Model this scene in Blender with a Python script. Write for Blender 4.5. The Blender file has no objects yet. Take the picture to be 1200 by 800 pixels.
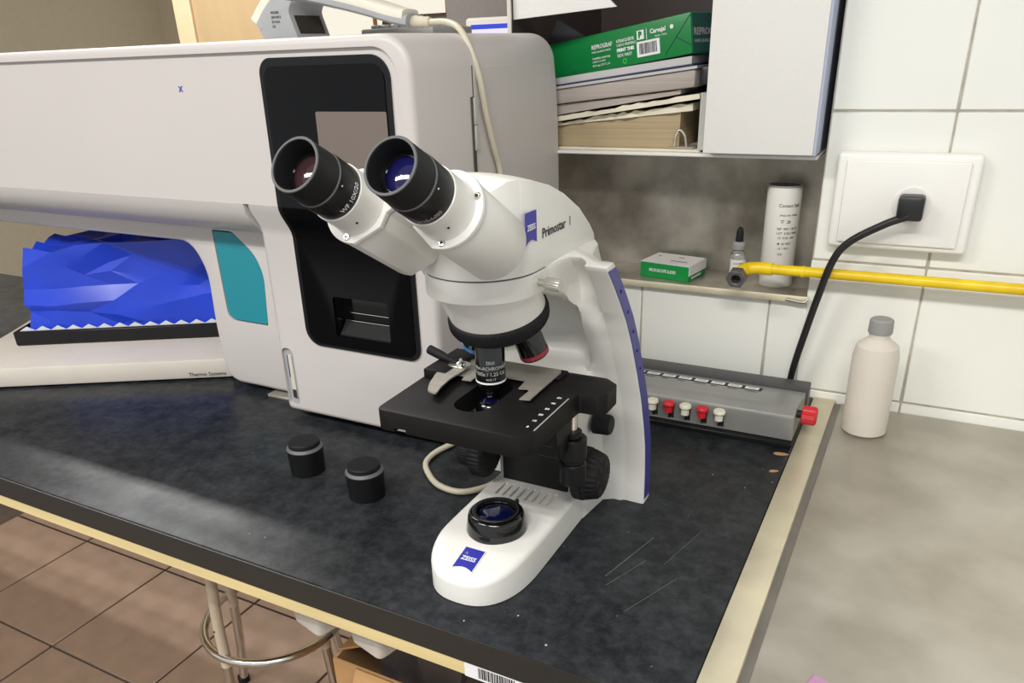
import bpy, bmesh, math, random
from mathutils import Vector, Matrix
random.seed(7)
SC = bpy.context.scene
COL = SC.collection
PI = math.pi

# ------------------------------------------------------------ camera, world, lights, exposure
cam = bpy.data.cameras.new('camera'); camo = bpy.data.objects.new('camera', cam); COL.objects.link(camo)
R0 = (0.885296, 0.463796, -0.033829); R1 = (0.170053, -0.390589, -0.904722); R2 = (-0.43282, 0.795194, -0.424657)
camo.matrix_world = Matrix(((R0[0], -R1[0], -R2[0], 0.0), (R0[1], -R1[1], -R2[1], 0.0),
                            (R0[2], -R1[2], -R2[2], 0.45), (0, 0, 0, 1)))
cam.sensor_width = 36.0; cam.lens = 36.0 * 907.8 / 1200.0; cam.shift_y = 85.0 / 1200.0
cam.clip_start = 0.02; cam.clip_end = 60
SC.camera = camo
w = bpy.data.worlds.new('room_ambience'); SC.world = w; w.use_nodes = True
w.node_tree.nodes['Background'].inputs[0].default_value = (0.93, 0.95, 0.965, 1)
w.node_tree.nodes['Background'].inputs[1].default_value = 0.66
SC.view_settings.view_transform = 'Standard'; SC.view_settings.look = 'None'
SC.view_settings.gamma = 1.0; SC.view_settings.use_curve_mapping = False
SC.view_settings.exposure = 0.26
FIXTURES = [(0.10, -0.95, 1.75), (-1.55, -0.80, 1.35), (-0.55, 1.1, 0.0), (-2.2, 1.3, 1.6)]   # x, y, relative power

def fixture_light(x, y, power):
    for dy in (-0.07, 0.07):
        l = bpy.data.lights.new('fluorescent_tube_light', 'AREA'); l.shape = 'RECTANGLE'
        l.size = 1.2; l.size_y = 0.05; l.energy = 12.0 * power; l.color = (1.0, 0.985, 0.955)
        o = bpy.data.objects.new('fluorescent_tube_light', l); COL.objects.link(o)
        o.location = (x, y + dy, 1.70)
for f in FIXTURES:
    if f[2] > 0: fixture_light(*f)

# ------------------------------------------------------------ materials
def lin(c):
    c = c / 255.0
    return c / 12.92 if c <= 0.04045 else ((c + 0.055) / 1.055) ** 2.4
def rgb(r, g, b): return (lin(r), lin(g), lin(b), 1.0)

def mat(name, col, rough=0.5, metal=0.0, noise=0.0, nscale=20.0, bump=0.0, bscale=200.0, coat=0.0, spec=0.5,
        emit=None, estr=1.0, col2=None, stretch=None, trans=0.0, rnoise=0.0, alpha=1.0):
    m = bpy.data.materials.new(name); m.use_nodes = True
    nt = m.node_tree; b = nt.nodes['Principled BSDF']
    b.inputs['Base Color'].default_value = col; b.inputs['Roughness'].default_value = rough
    b.inputs['Metallic'].default_value = metal; b.inputs['Specular IOR Level'].default_value = spec
    b.inputs['Coat Weight'].default_value = coat; b.inputs['Coat Roughness'].default_value = 0.05
    b.inputs['Transmission Weight'].default_value = trans; b.inputs['Alpha'].default_value = alpha
    if emit: b.inputs['Emission Color'].default_value = emit; b.inputs['Emission Strength'].default_value = estr
    tc = nt.nodes.new('ShaderNodeTexCoord'); mp = nt.nodes.new('ShaderNodeMapping')
    nt.links.new(tc.outputs['Object'], mp.inputs['Vector'])
    if stretch: mp.inputs['Scale'].default_value = stretch
    if noise > 0 or col2:
        n = nt.nodes.new('ShaderNodeTexNoise'); n.inputs['Scale'].default_value = nscale; n.inputs['Detail'].default_value = 6
        nt.links.new(mp.outputs['Vector'], n.inputs['Vector'])
        r = nt.nodes.new('ShaderNodeValToRGB')
        c2 = col2 or tuple(list(x * (1 - noise) for x in col[:3]) + [1])
        r.color_ramp.elements[0].color = c2; r.color_ramp.elements[1].color = col
        r.color_ramp.elements[0].position = 0.35; r.color_ramp.elements[1].position = 0.65
        nt.links.new(n.outputs['Fac'], r.inputs['Fac']); nt.links.new(r.outputs['Color'], b.inputs['Base Color'])
        if rnoise > 0:
            mr = nt.nodes.new('ShaderNodeMapRange'); mr.inputs['To Min'].default_value = rough - rnoise; mr.inputs['To Max'].default_value = rough + rnoise
            mr.inputs['From Min'].default_value = 0.3; mr.inputs['From Max'].default_value = 0.7
            nt.links.new(n.outputs['Fac'], mr.inputs['Value']); nt.links.new(mr.outputs['Result'], b.inputs['Roughness'])
    if bump > 0:
        n2 = nt.nodes.new('ShaderNodeTexNoise'); n2.inputs['Scale'].default_value = bscale; n2.inputs['Detail'].default_value = 3
        nt.links.new(mp.outputs['Vector'], n2.inputs['Vector'])
        bp = nt.nodes.new('ShaderNodeBump'); bp.inputs['Strength'].default_value = bump; bp.inputs['Distance'].default_value = 0.002
        nt.links.new(n2.outputs['Fac'], bp.inputs['Height']); nt.links.new(bp.outputs['Normal'], b.inputs['Normal'])
    return m

M = {}
M['scope'] = mat('white_enamel', rgb(227, 225, 219), 0.32, noise=0.02, nscale=8, bump=0.02, bscale=900)
M['analyser'] = mat('grey_white_plastic', rgb(201, 195, 191), 0.42, noise=0.02, nscale=5, bump=0.04, bscale=1200)
M['analyser_side'] = mat('pale_grey_sheet', rgb(206, 206, 201), 0.5, noise=0.02, nscale=5, bump=0.05, bscale=900)
M['seam'] = mat('dark_seam', rgb(70, 66, 62), 0.7, noise=0.1)
M['black'] = mat('black_plastic', rgb(20, 20, 21), 0.40, spec=0.3, noise=0.15, nscale=30, bump=0.05, bscale=1500)
M['black_rubber'] = mat('black_rubber', rgb(24, 24, 25), 0.6, spec=0.3, noise=0.1, nscale=40, bump=0.1, bscale=1500)
M['black_gloss'] = mat('black_gloss', rgb(9, 9, 10), 0.14, noise=0.1, coat=0.3)
M['black_panel'] = mat('black_panel', rgb(5, 5, 7), 0.13, noise=0.1, nscale=10, spec=0.2)
M['panel_frame'] = mat('dark_grey_frame', rgb(17, 17, 17), 0.28, spec=0.3, noise=0.1, nscale=20)
M['stage'] = mat('matt_black_paint', rgb(22, 21, 21), 0.5, spec=0.2, noise=0.12, nscale=60, bump=0.06, bscale=2500)
M['screen'] = mat('screen_glass', rgb(118, 106, 98), 0.22, noise=0.12, nscale=4)  # reflection on the switched-off display put into its grey-brown colour
M['silver'] = mat('brushed_steel', rgb(186, 180, 170), 0.42, 0.55, noise=0.12, nscale=30, stretch=(1, 12, 1), bump=0.05, bscale=300)
M['chrome'] = mat('chrome', rgb(225, 222, 214), 0.18, 1.0, noise=0.05)
M['chrome_frosted'] = mat('frosted_silver', rgb(205, 203, 190), 0.35, 0.6, noise=0.1, nscale=300)
M['blue_badge'] = mat('blue_badge', rgb(38, 40, 158), 0.35, noise=0.05)
M['blue_stripe'] = mat('blue_stripe', rgb(62, 63, 140), 0.42, noise=0.06)
M['stud'] = mat('dark_blue_stud', rgb(35, 34, 110), 0.3, noise=0.05)
M['white_print'] = mat('white_print', rgb(232, 232, 232), 0.5, noise=0.04)
M['grey_print'] = mat('grey_print', rgb(165, 165, 160), 0.5, noise=0.04)
M['black_print'] = mat('black_print', rgb(40, 38, 40), 0.5, noise=0.04)
M['blue_print'] = mat('blue_print', rgb(50, 75, 170), 0.5, noise=0.04)
M['lens_blue'] = mat('blue_coated_lens', rgb(22, 22, 78), 0.06, coat=1.0, noise=0.3, nscale=15)
M['lens_brown'] = mat('brown_coated_lens', rgb(62, 40, 42), 0.06, coat=1.0, noise=0.3, nscale=15)
M['lamp_lens'] = mat('lamp_lens', rgb(8, 14, 50), 0.08, coat=1.0, noise=0.4, nscale=30)
M['red_band'] = mat('red_band', rgb(150, 34, 52), 0.35, noise=0.08)
M['blue_band'] = mat('blue_band', rgb(60, 130, 190), 0.35, noise=0.08)
M['teal'] = mat('teal_window', rgb(28, 138, 152), 0.38, noise=0.08, nscale=4)
M['cable_cream'] = mat('cream_cable', rgb(204, 196, 174), 0.45, noise=0.06)
M['cable_black'] = mat('black_cable', rgb(24, 24, 25), 0.4, noise=0.1)
M['cream'] = mat('cream_plastic', rgb(226, 222, 206), 0.42, noise=0.03)
M['scan_grey'] = mat('grey_plastic', rgb(164, 166, 168), 0.5, noise=0.06)
M['scan_dark'] = mat('scanner_window', rgb(58, 54, 50), 0.3, noise=0.1)
M['counter'] = mat('counter_grey', rgb(140, 140, 136), 0.36, noise=0.08, nscale=30, bump=0.1, bscale=900)
M['counter_dark'] = mat('counter_dark', rgb(68, 68, 69), 0.45, noise=0.1, nscale=30)
M['key_white'] = mat('ivory_key', rgb(230, 226, 208), 0.35, noise=0.04)
M['key_red'] = mat('red_key', rgb(208, 34, 46), 0.35, noise=0.06)
M['yellow'] = mat('yellow_paint', rgb(238, 206, 20), 0.35, noise=0.08, nscale=30, col2=rgb(222, 184, 10))
M['iron'] = mat('cast_iron', rgb(122, 118, 116), 0.5, 0.7, noise=0.2, nscale=80, bump=0.2, bscale=400)
M['bore'] = mat('dark_bore', rgb(28, 26, 24), 0.6, noise=0.2)
M['tile'] = mat('glazed_tile', rgb(236, 236, 228), 0.22, noise=0.03, nscale=6, bump=0.03, bscale=20)
M['grout'] = mat('grout', rgb(186, 180, 166), 0.9, noise=0.25, nscale=60)
M['paint'] = mat('wall_paint', rgb(222, 220, 212), 0.7, noise=0.03)
M['cupboard_white'] = mat('white_laminate', rgb(229, 227, 222), 0.45, noise=0.02, nscale=300, bump=0.05, bscale=700)
M['cupboard_edge'] = mat('blue_grey_edge', rgb(172, 180, 200), 0.5, noise=0.08, nscale=10)
M['cupboard_dark'] = mat('dark_brown_laminate', rgb(76, 64, 60), 0.4, noise=0.12, nscale=6)
M['outlet'] = mat('outlet_plastic', rgb(238, 236, 230), 0.35, noise=0.02)
M['card'] = mat('corrugated_card', rgb(196, 152, 102), 0.85, noise=0.1, nscale=20, bump=0.08, bscale=60)
M['card_dark'] = mat('card_print', rgb(96, 68, 42), 0.85, noise=0.1)
M['bag_dark'] = mat('dark_film', rgb(88, 82, 80), 0.25, noise=0.3, nscale=12)
M['blue_bag'] = mat('blue_film', rgb(30, 66, 205), 0.3, noise=0.25, nscale=6)
M['tray_white'] = mat('white_tray', rgb(214, 206, 194), 0.45, noise=0.05)
M['stool_white'] = mat('cream_enamel', rgb(212, 196, 172), 0.4, noise=0.1, nscale=40)
M['wood'] = mat('bare_wood', rgb(226, 204, 148), 0.6, noise=0.14, nscale=6, stretch=(1, 8, 8), bump=0.1, bscale=100)
M['panel_rim'] = mat('grey_rubber_rim', rgb(74, 76, 76), 0.5, noise=0.08)  # eyecup rim, a lighter grey than the cup
M['bench_scratch'] = mat('bench_scratch', rgb(110, 112, 112), 0.6, noise=0.1)
M['chip'] = mat('chipped_board', rgb(196, 150, 110), 0.8, noise=0.2, nscale=200)
M['bench_edge'] = mat('bench_edge', rgb(46, 43, 39), 0.45, noise=0.08, nscale=30)
M['green'] = mat('green_wrap', rgb(10, 122, 58), 0.35, noise=0.08, nscale=10)
M['green_dark'] = mat('dark_green_wrap', rgb(34, 84, 72), 0.35, noise=0.1, nscale=10)
M['green_light'] = mat('light_green_print', rgb(60, 200, 80), 0.5, noise=0.05)
M['green_box'] = mat('green_carton', rgb(0, 140, 62), 0.45, noise=0.04)
M['white_box'] = mat('white_carton', rgb(226, 224, 220), 0.5, noise=0.04, nscale=30)
M['paper'] = mat('paper_edges', rgb(178, 160, 126), 0.9, noise=0.2, nscale=4, stretch=(1, 1, 120), bump=0.2, bscale=20)
M['paper_grey'] = mat('grey_paper_edges', rgb(176, 166, 158), 0.9, noise=0.15, nscale=4, stretch=(1, 1, 120), bump=0.15, bscale=20)
M['paper_cream'] = mat('cream_card', rgb(226, 218, 196), 0.8, noise=0.08, nscale=20)
M['folder_white'] = mat('pale_folder', rgb(188, 186, 186), 0.4, noise=0.06, nscale=10)
M['folder_blue'] = mat('navy_line', rgb(50, 56, 86), 0.5, noise=0.1)
M['folder_black'] = mat('black_folder', rgb(46, 46, 50), 0.4, noise=0.1)
M['spine'] = mat('grey_spine', rgb(186, 186, 178), 0.5, noise=0.08)
M['beige'] = mat('beige_door', rgb(200, 172, 130), 0.5, noise=0.05, nscale=4, stretch=(6, 6, 1))
M['beige_frame'] = mat('beige_frame', rgb(240, 210, 170), 0.5, noise=0.05)
M['far_grey'] = mat('grey_fabric', rgb(128, 122, 118), 0.9, noise=0.08, nscale=40, bump=0.1, bscale=400)
M['far_wall'] = mat('pale_wall', rgb(226, 214, 190), 0.8, noise=0.04)
M['orange_wood'] = mat('orange_wood', rgb(196, 140, 92), 0.5, noise=0.12, stretch=(8, 8, 1))
M['dark_brown'] = mat('dark_brown', rgb(72, 54, 46), 0.5, noise=0.1)
M['monitor_shell'] = mat('monitor_shell', rgb(214, 208, 198), 0.45, noise=0.03)
M['lit_screen'] = mat('lit_screen', rgb(20, 20, 20), 0.3, emit=rgb(226, 218, 240), estr=0.95, noise=0.05)
M['lit_blue'] = mat('lit_title_bar', rgb(10, 10, 20), 0.3, emit=rgb(44, 66, 205), estr=0.95, noise=0.05)
M['window_lit'] = mat('lit_window', rgb(230, 230, 220), 0.5, emit=rgb(252, 246, 230), estr=0.62, noise=0.02)
M['glass'] = mat('clear_glass', rgb(235, 238, 236), 0.05, trans=0.85, noise=0.02)
M['tube_white'] = mat('translucent_tube', rgb(224, 222, 214), 0.35, noise=0.03)
M['cap_ring'] = mat('cap_ring', rgb(96, 97, 99), 0.5, noise=0.06)
M['cap_grey'] = mat('cap_grey', rgb(150, 150, 148), 0.45, noise=0.06)
M['purple'] = mat('purple_card', rgb(190, 140, 180), 0.6, noise=0.08)
M['fixture'] = mat('fixture_white', rgb(235, 235, 230), 0.5, noise=0.02)
M['ceiling'] = mat('ceiling_paint', rgb(232, 230, 224), 0.9, noise=0.03)

def steel_mat(name, c1, c2, rough, scale, metal=0.55, stretch=(1, 1, 1)):
    """stained steel sheet: two noises mix two tones, plus fine smears in the roughness"""
    m = mat(name, c1, rough, metal, noise=0.1, nscale=scale, col2=c2, stretch=stretch, bump=0.04, bscale=90, rnoise=0.1)
    return m
M['steel_panel'] = steel_mat('stained_steel', rgb(190, 184, 172), rgb(132, 126, 116), 0.36, 11, 0.7)
M['steel_sink'] = steel_mat('worn_steel_sink', rgb(196, 190, 178), rgb(170, 163, 150), 0.42, 12, 0.5)
M['steel_trim'] = steel_mat('worn_alloy_trim', rgb(230, 222, 192), rgb(212, 202, 178), 0.38, 14, 0.45)
M['steel_groove'] = steel_mat('dull_steel_groove', rgb(140, 134, 128), rgb(118, 112, 108), 0.45, 14, 0.5)

def bench_material():
    m = bpy.data.materials.new('black_bench_laminate'); m.use_nodes = True; nt = m.node_tree; b = nt.nodes['Principled BSDF']
    tc = nt.nodes.new('ShaderNodeTexCoord')
    def noise(scale, detail, rough=0.6, dist=0.0):
        n = nt.nodes.new('ShaderNodeTexNoise'); n.inputs['Scale'].default_value = scale; n.inputs['Detail'].default_value = detail
        n.inputs['Roughness'].default_value = rough; n.inputs['Distortion'].default_value = dist
        nt.links.new(tc.outputs['Object'], n.inputs['Vector']); return n
    def ramp(src, p0, c0, p1, c1):
        r = nt.nodes.new('ShaderNodeValToRGB'); r.color_ramp.elements[0].position = p0; r.color_ramp.elements[0].color = c0
        r.color_ramp.elements[1].position = p1; r.color_ramp.elements[1].color = c1
        nt.links.new(src, r.inputs['Fac']); return r
    big = ramp(noise(9, 8, 0.65).outputs['Fac'], 0.22, rgb(6, 8, 11), 0.80, rgb(44, 47, 50))
    fine = ramp(noise(70, 6, 0.7).outputs['Fac'], 0.4, (0, 0, 0, 1), 0.85, (0.035, 0.037, 0.04, 1))
    add = nt.nodes.new('ShaderNodeMix'); add.data_type = 'RGBA'; add.blend_type = 'ADD'; add.inputs[0].default_value = 1.0
    nt.links.new(big.outputs['Color'], add.inputs[6]); nt.links.new(fine.outputs['Color'], add.inputs[7])
    v = nt.nodes.new('ShaderNodeTexVoronoi'); v.inputs['Scale'].default_value = 26; v.feature = 'F1'
    nt.links.new(tc.outputs['Object'], v.inputs['Vector'])
    sp = ramp(v.outputs['Distance'], 0.02, (0.14, 0.14, 0.15, 1), 0.035, (0, 0, 0, 1))
    add2 = nt.nodes.new('ShaderNodeMix'); add2.data_type = 'RGBA'; add2.blend_type = 'ADD'; add2.inputs[0].default_value = 0.5
    nt.links.new(add.outputs[2], add2.inputs[6]); nt.links.new(sp.outputs['Color'], add2.inputs[7])
    nt.links.new(add2.outputs[2], b.inputs['Base Color'])
    rr = nt.nodes.new('ShaderNodeMapRange'); rr.inputs['From Min'].default_value = 0.15; rr.inputs['From Max'].default_value = 0.85
    rr.inputs['To Min'].default_value = 0.24; rr.inputs['To Max'].default_value = 0.42
    nt.links.new(noise(14, 6).outputs['Fac'], rr.inputs['Value']); nt.links.new(rr.outputs['Result'], b.inputs['Roughness'])
    b.inputs['Specular IOR Level'].default_value = 0.22
    return m
M['bench'] = bench_material()
M['floor_tile'] = mat('brown_floor_tile', rgb(150, 126, 108), 0.4, noise=0.14, nscale=18, bump=0.03, bscale=300, rnoise=0.06)
M['floor_grout'] = mat('dark_floor_grout', rgb(84, 70, 60), 0.9, noise=0.2, nscale=60)

# ------------------------------------------------------------ mesh helpers
V = Vector
def T(x, y, z): return Matrix.Translation((x, y, z))
def RX(a): return Matrix.Rotation(a, 4, 'X')
def RY(a): return Matrix.Rotation(a, 4, 'Y')
def RZ(a): return Matrix.Rotation(a, 4, 'Z')
def frame(o, z, xhint=(1, 0, 0)):
    z = V(z).normalized(); x = V(xhint); x = (x - z * x.dot(z)).normalized(); y = z.cross(x)
    return Matrix(((x.x, y.x, z.x, o[0]), (x.y, y.y, z.y, o[1]), (x.z, y.z, z.z, o[2]), (0, 0, 0, 1)))

def loft(rings, cap=True, closed=True, bm=None):
    bm = bm or bmesh.new(); rows = [[bm.verts.new(p) for p in r] for r in rings]; n = len(rows[0])
    for a, b in zip(rows, rows[1:]):
        for i in range(n if closed else n - 1):
            j = (i + 1) % n
            try: bm.faces.new((a[i], a[j], b[j], b[i]))
            except ValueError: pass
    if cap and closed:
        for r in (rows[0], rows[-1]):
            try: bm.faces.new(r)
            except ValueError: pass
    return bm
def fin(bm):
    bmesh.ops.remove_doubles(bm, verts=bm.verts, dist=1e-6)
    bmesh.ops.recalc_face_normals(bm, faces=bm.faces); return bm
def prism(pts, z0, z1, mx=None):
    return fin(xf(loft([[V((p[0], p[1], z0)) for p in pts], [V((p[0], p[1], z1)) for p in pts]]), mx))
def xf(bm, mx):
    if mx is not None: bmesh.ops.transform(bm, matrix=mx, verts=bm.verts)
    return bm
def box(x0, x1, y0, y1, z0, z1, bev=0.0, seg=2, mx=None):
    bm = prism([(x0, y0), (x1, y0), (x1, y1), (x0, y1)], z0, z1)
    if bev: bevel(bm, bev, seg)
    return xf(bm, mx)
def bevel(bm, off, seg=2, ang=30, sel=None):
    es = []
    for e in bm.edges:
        if len(e.link_faces) != 2: continue
        if e.calc_face_angle(0) < math.radians(ang): continue
        if sel and not sel(e): continue
        es.append(e)
    if es: bmesh.ops.bevel(bm, geom=es, offset=off, segments=seg, profile=0.5, affect='EDGES', clamp_overlap=True)
    return bm
def lathe(prof, seg=40, mx=None, fn=None):
    rings = []
    for r, z in prof:
        ring = []
        for k in range(seg):
            a = 2 * PI * k / seg; rr = r * (fn(a, z) if fn else 1)
            ring.append(V((rr * math.cos(a), rr * math.sin(a), z)))
        rings.append(ring)
    return fin(xf(loft(rings), mx))
def cyl(r, z0, z1, seg=32, bev=0.0, mx=None):
    if bev: return lathe([(r - bev, z0), (r, z0 + bev), (r, z1 - bev), (r - bev, z1)], seg, mx)
    return lathe([(r, z0), (r, z1)], seg, mx)
def ring_lathe(ro, ri, z0, z1, seg=48, mx=None, bev=0.0):
    b = bev or 1e-5
    prof = [(ri, z0), (ro - b, z0), (ro, z0 + b), (ro, z1 - b), (ro - b, z1), (ri, z1), (ri, z0)]
    rings = [[V((r * math.cos(2 * PI * k / seg), r * math.sin(2 * PI * k / seg), z)) for k in range(seg)] for r, z in prof]
    return fin(xf(loft(rings, cap=False), mx))
def knurl(prof, n, depth, mx=None, sub=4):
    seg = n * sub
    return lathe(prof, seg, mx, fn=lambda a, z: 1 - depth * (0.5 + 0.5 * math.cos(a * n)))
def smooth_path(pts, n=8):
    pts = [V(p) for p in pts]; out = []
    P = [pts[0] * 2 - pts[1]] + pts + [pts[-1] * 2 - pts[-2]]
    for i in range(1, len(P) - 2):
        for k in range(n):
            t = k / n; a, b, c, d = P[i - 1], P[i], P[i + 1], P[i + 2]
            out.append(0.5 * ((2 * b) + (c - a) * t + (2 * a - 5 * b + 4 * c - d) * t * t + (3 * b - a - 3 * c + d) * t ** 3))
    out.append(pts[-1]); return out
def tube(path, r, seg=12, smooth=8, bm=None):
    P = smooth_path(path, smooth) if smooth else [V(p) for p in path]
    rings = []; d0 = (P[1] - P[0]).normalized(); u = d0.orthogonal().normalized()
    for i, p in enumerate(P):
        d = (P[min(i + 1, len(P) - 1)] - P[max(i - 1, 0)]).normalized()
        u = (u - d * u.dot(d)).normalized(); v = d.cross(u)
        rr = r(i / (len(P) - 1)) if callable(r) else r
        rings.append([p + (u * math.cos(2 * PI * k / seg) + v * math.sin(2 * PI * k / seg)) * rr for k in range(seg)])
    b = loft(rings, bm=bm); return fin(b)
def rrect(x0, x1, y0, y1, r, n=6):
    rs = r if isinstance(r, (list, tuple)) else [r] * 4; out = []
    for (cx, cy, a, q) in ((x1 - rs[0], y0 + rs[0], -90, rs[0]), (x1 - rs[1], y1 - rs[1], 0, rs[1]), (x0 + rs[2], y1 - rs[2], 90, rs[2]), (x0 + rs[3], y0 + rs[3], 180, rs[3])):
        for k in range(n + 1):
            t = math.radians(a + 90 * k / n); out.append((cx + q * math.cos(t), cy + q * math.sin(t)))
    return out
def round_poly(pts, r, n=5):
    out = []; m = len(pts)
    for i in range(m):
        p = V(pts[i]).to_2d(); a = V(pts[i - 1]).to_2d(); b = V(pts[(i + 1) % m]).to_2d()
        rr = r[i] if isinstance(r, (list, tuple)) else r
        da = (a - p); db = (b - p); q = min(rr, da.length * 0.49, db.length * 0.49)
        if q < 1e-6: out.append(tuple(p)); continue
        A = p + da.normalized() * q; B = p + db.normalized() * q
        for k in range(n + 1):
            t = k / n; out.append(tuple(A * (1 - t) ** 2 + p * 2 * t * (1 - t) + B * t * t))
    return out
def merge(*bms):
    out = bms[0]
    for b in bms[1:]:
        me = bpy.data.meshes.new('tmp'); b.to_mesh(me); out.from_mesh(me); bpy.data.meshes.remove(me); b.free()
    return out
def boolean(a, cutters, op='DIFFERENCE'):
    def mk(bm):
        me = bpy.data.meshes.new('tmp'); bm.to_mesh(me); o = bpy.data.objects.new('tmp', me); COL.objects.link(o); return o
    A = mk(a); Cs = [mk(c) for c in cutters]
    for c in Cs:
        md = A.modifiers.new('b', 'BOOLEAN'); md.operation = op; md.object = c; md.solver = 'EXACT'
    dg = bpy.context.evaluated_depsgraph_get(); dg.update()
    me = bpy.data.meshes.new_from_object(A.evaluated_get(dg)); out = bmesh.new(); out.from_mesh(me)
    for o in [A] + Cs:
        d = o.data; bpy.data.objects.remove(o); bpy.data.meshes.remove(d)
    bpy.data.meshes.remove(me)
    bmesh.ops.dissolve_limit(out, angle_limit=math.radians(0.5), verts=out.verts, edges=out.edges)
    return out

def root_offset(p):
    o = V((0, 0, 0)); q = p
    while q is not None: o += q.location; q = q.parent
    return o
def obj(name, bm, m, parent=None, sharp=38, local=False, loc=None):
    """one mesh object; the mesh is given in scene coordinates unless local"""
    me = bpy.data.meshes.new(name)
    if parent is not None and not local: bmesh.ops.translate(bm, vec=-root_offset(parent), verts=bm.verts)
    if parent is None and loc is not None: bmesh.ops.translate(bm, vec=-V(loc), verts=bm.verts)
    bmesh.ops.recalc_face_normals(bm, faces=bm.faces); bm.normal_update(); bm.to_mesh(me); bm.free()
    me.shade_smooth(); me.set_sharp_from_angle(angle=math.radians(sharp))
    me.materials.append(M[m] if isinstance(m, str) else m)
    o = bpy.data.objects.new(name, me); COL.objects.link(o)
    if parent is not None: o.parent = parent
    elif loc is not None: o.location = loc
    return o
def tag(o, label, cat, group=None):
    o['label'] = label; o['category'] = cat
    if group: o['group'] = group
    return o
def thing(name, label, cat, loc=(0, 0, 0), rz=0.0, group=None):
    o = bpy.data.objects.new(name, None); COL.objects.link(o); o.location = loc; o.rotation_euler = (0, 0, rz)
    o.empty_display_size = 0.02
    return tag(o, label, cat, group)
def struct(name, bm, m, label=None):
    o = obj(name, bm, m); o['kind'] = 'structure'; o['label'] = label or name; return o

def text_mesh(s, size, align='LEFT', extrude=0.00012, space=1.0, bold=0.0):
    c = bpy.data.curves.new('t', 'FONT'); c.body = s; c.size = size; c.align_x = align; c.extrude = extrude; c.resolution_u = 2
    c.space_character = space; c.offset = bold
    o = bpy.data.objects.new('t', c); COL.objects.link(o)
    dg = bpy.context.evaluated_depsgraph_get(); dg.update()
    me = bpy.data.meshes.new_from_object(o.evaluated_get(dg)); bm = bmesh.new(); bm.from_mesh(me)
    bpy.data.objects.remove(o); bpy.data.curves.remove(c); bpy.data.meshes.remove(me)
    return bm
def text(s, size, o, xdir, ydir, align='LEFT', lift=0.0003, squeeze=1.0, **k):
    bm = text_mesh(s, size, align, **k); x = V(xdir).normalized(); y = V(ydir).normalized(); z = x.cross(y)
    xf(bm, Matrix.Diagonal((squeeze, 1, 1, 1)))
    mx = Matrix(((x.x, y.x, z.x, o[0] + z.x * lift), (x.y, y.y, z.y, o[1] + z.y * lift), (x.z, y.z, z.z, o[2] + z.z * lift), (0, 0, 0, 1)))
    return xf(bm, mx)
def text_wrap(s, size, fr, r, ang0, h, align='CENTER', flip=False, squeeze=1.0, mirror=False, **k):
    """text bent round a cylinder of axis fr.z: reads along the turn, letters stand along the axis"""
    bm = text_mesh(s, size, align, **k); bmesh.ops.subdivide_edges(bm, edges=[e for e in bm.edges if e.calc_length() > 0.002], cuts=2)
    for v in bm.verts:
        sg = -1 if (flip and not mirror) else 1
        a = ang0 + sg * v.co.x * squeeze / r; R = r + 0.0002 + v.co.z; z = h + (v.co.y if not flip else -v.co.y)
        v.co = V((R * math.cos(a), R * math.sin(a), z))
    bmesh.ops.transform(bm, matrix=fr, verts=bm.verts); return bm

# ------------------------------------------------------------ setting: floor, ceiling, walls
FZ = -0.85
struct('floor', box(-5.5, 2.2, -2.0, 5.0, FZ - 0.03, FZ - 0.006), 'floor_grout', 'dark grout bed of the tiled floor')
FLOOR = bpy.data.objects['floor']
tp = 0.342; tme = None; k = 0
for i in range(-3, 2):
    for j in range(-4, 2):
        x0 = -1.405 + i * tp; y0 = 1.118 + j * tp
        if y0 < -0.4: continue
        bm = box(0.003, tp - 0.003, 0.003, tp - 0.003, 0, 0.006, 0.0012, 1)
        if tme is None:
            t = obj('tile', bm, 'floor_tile', FLOOR, local=True); tme = t.data
        else:
            bm.free(); t = bpy.data.objects.new('tile', tme); COL.objects.link(t); t.parent = FLOOR
        t.location = (x0, y0, FZ - 0.006)
struct('ceiling', box(-5.5, 2.2, -2.0, 5.0, 1.80, 1.86), 'ceiling', 'white ceiling over the laboratory')

YW = 1.06
def wall_core():
    a = box(-0.95, -0.125, YW + 0.0016, 1.40, FZ, 0.1408)
    b = box(-0.1248, 0.75, YW + 0.0016, 1.40, FZ, 1.80)
    return merge(a, b)
wb = struct('wall_back', wall_core(), 'grout', 'low tiled wall with a full height pier at its right')
tiles = []
for xa, xb in ((-0.894, -0.713), (-0.713, -0.534), (-0.534, -0.353), (-0.353, -0.172), (-0.172, 0.009), (0.009, 0.190), (0.190, 0.371), (0.371, 0.552)):
    for za, zb in ((-0.169, 0.011), (0.011, 0.191), (0.191, 0.371), (0.371, 0.551), (0.551, 0.731), (0.731, 0.911)):
        X0, X1, Z0, Z1 = xa, xb, za, zb
        if zb > 0.15 and za > 0.01 and xb < -0.125 + 1e-6 and za > 0.15: continue
        if za > 0.15 and xa < -0.125: X0 = -0.125
        if za < 0.15 < zb and xb <= -0.125: Z1 = 0.1405
        g = 0.0012
        if za < 0.15 < zb and xa < -0.125 < xb:
            tiles.append((xa + g, -0.125 - g * 0, za + g, 0.1405)); tiles.append((-0.125, xb - g, za + g, zb - g)); continue
        tiles.append((X0 + g, X1 - g, Z0 + g, Z1 - g))
for (a, b, c, d) in tiles:
    obj('tile', box(a, b, YW, YW + 0.0065, c, d, 0.0012, 1), 'tile', wb)
struct('wall_far', box(-5.5, 2.2, 4.6, 4.7, FZ, 1.8), 'far_wall', 'pale far wall of the room behind')
struct('wall_left', box(-5.5, -5.4, -2.0, 4.6, FZ, 1.8), 'far_wall', 'pale side wall of the room')

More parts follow.
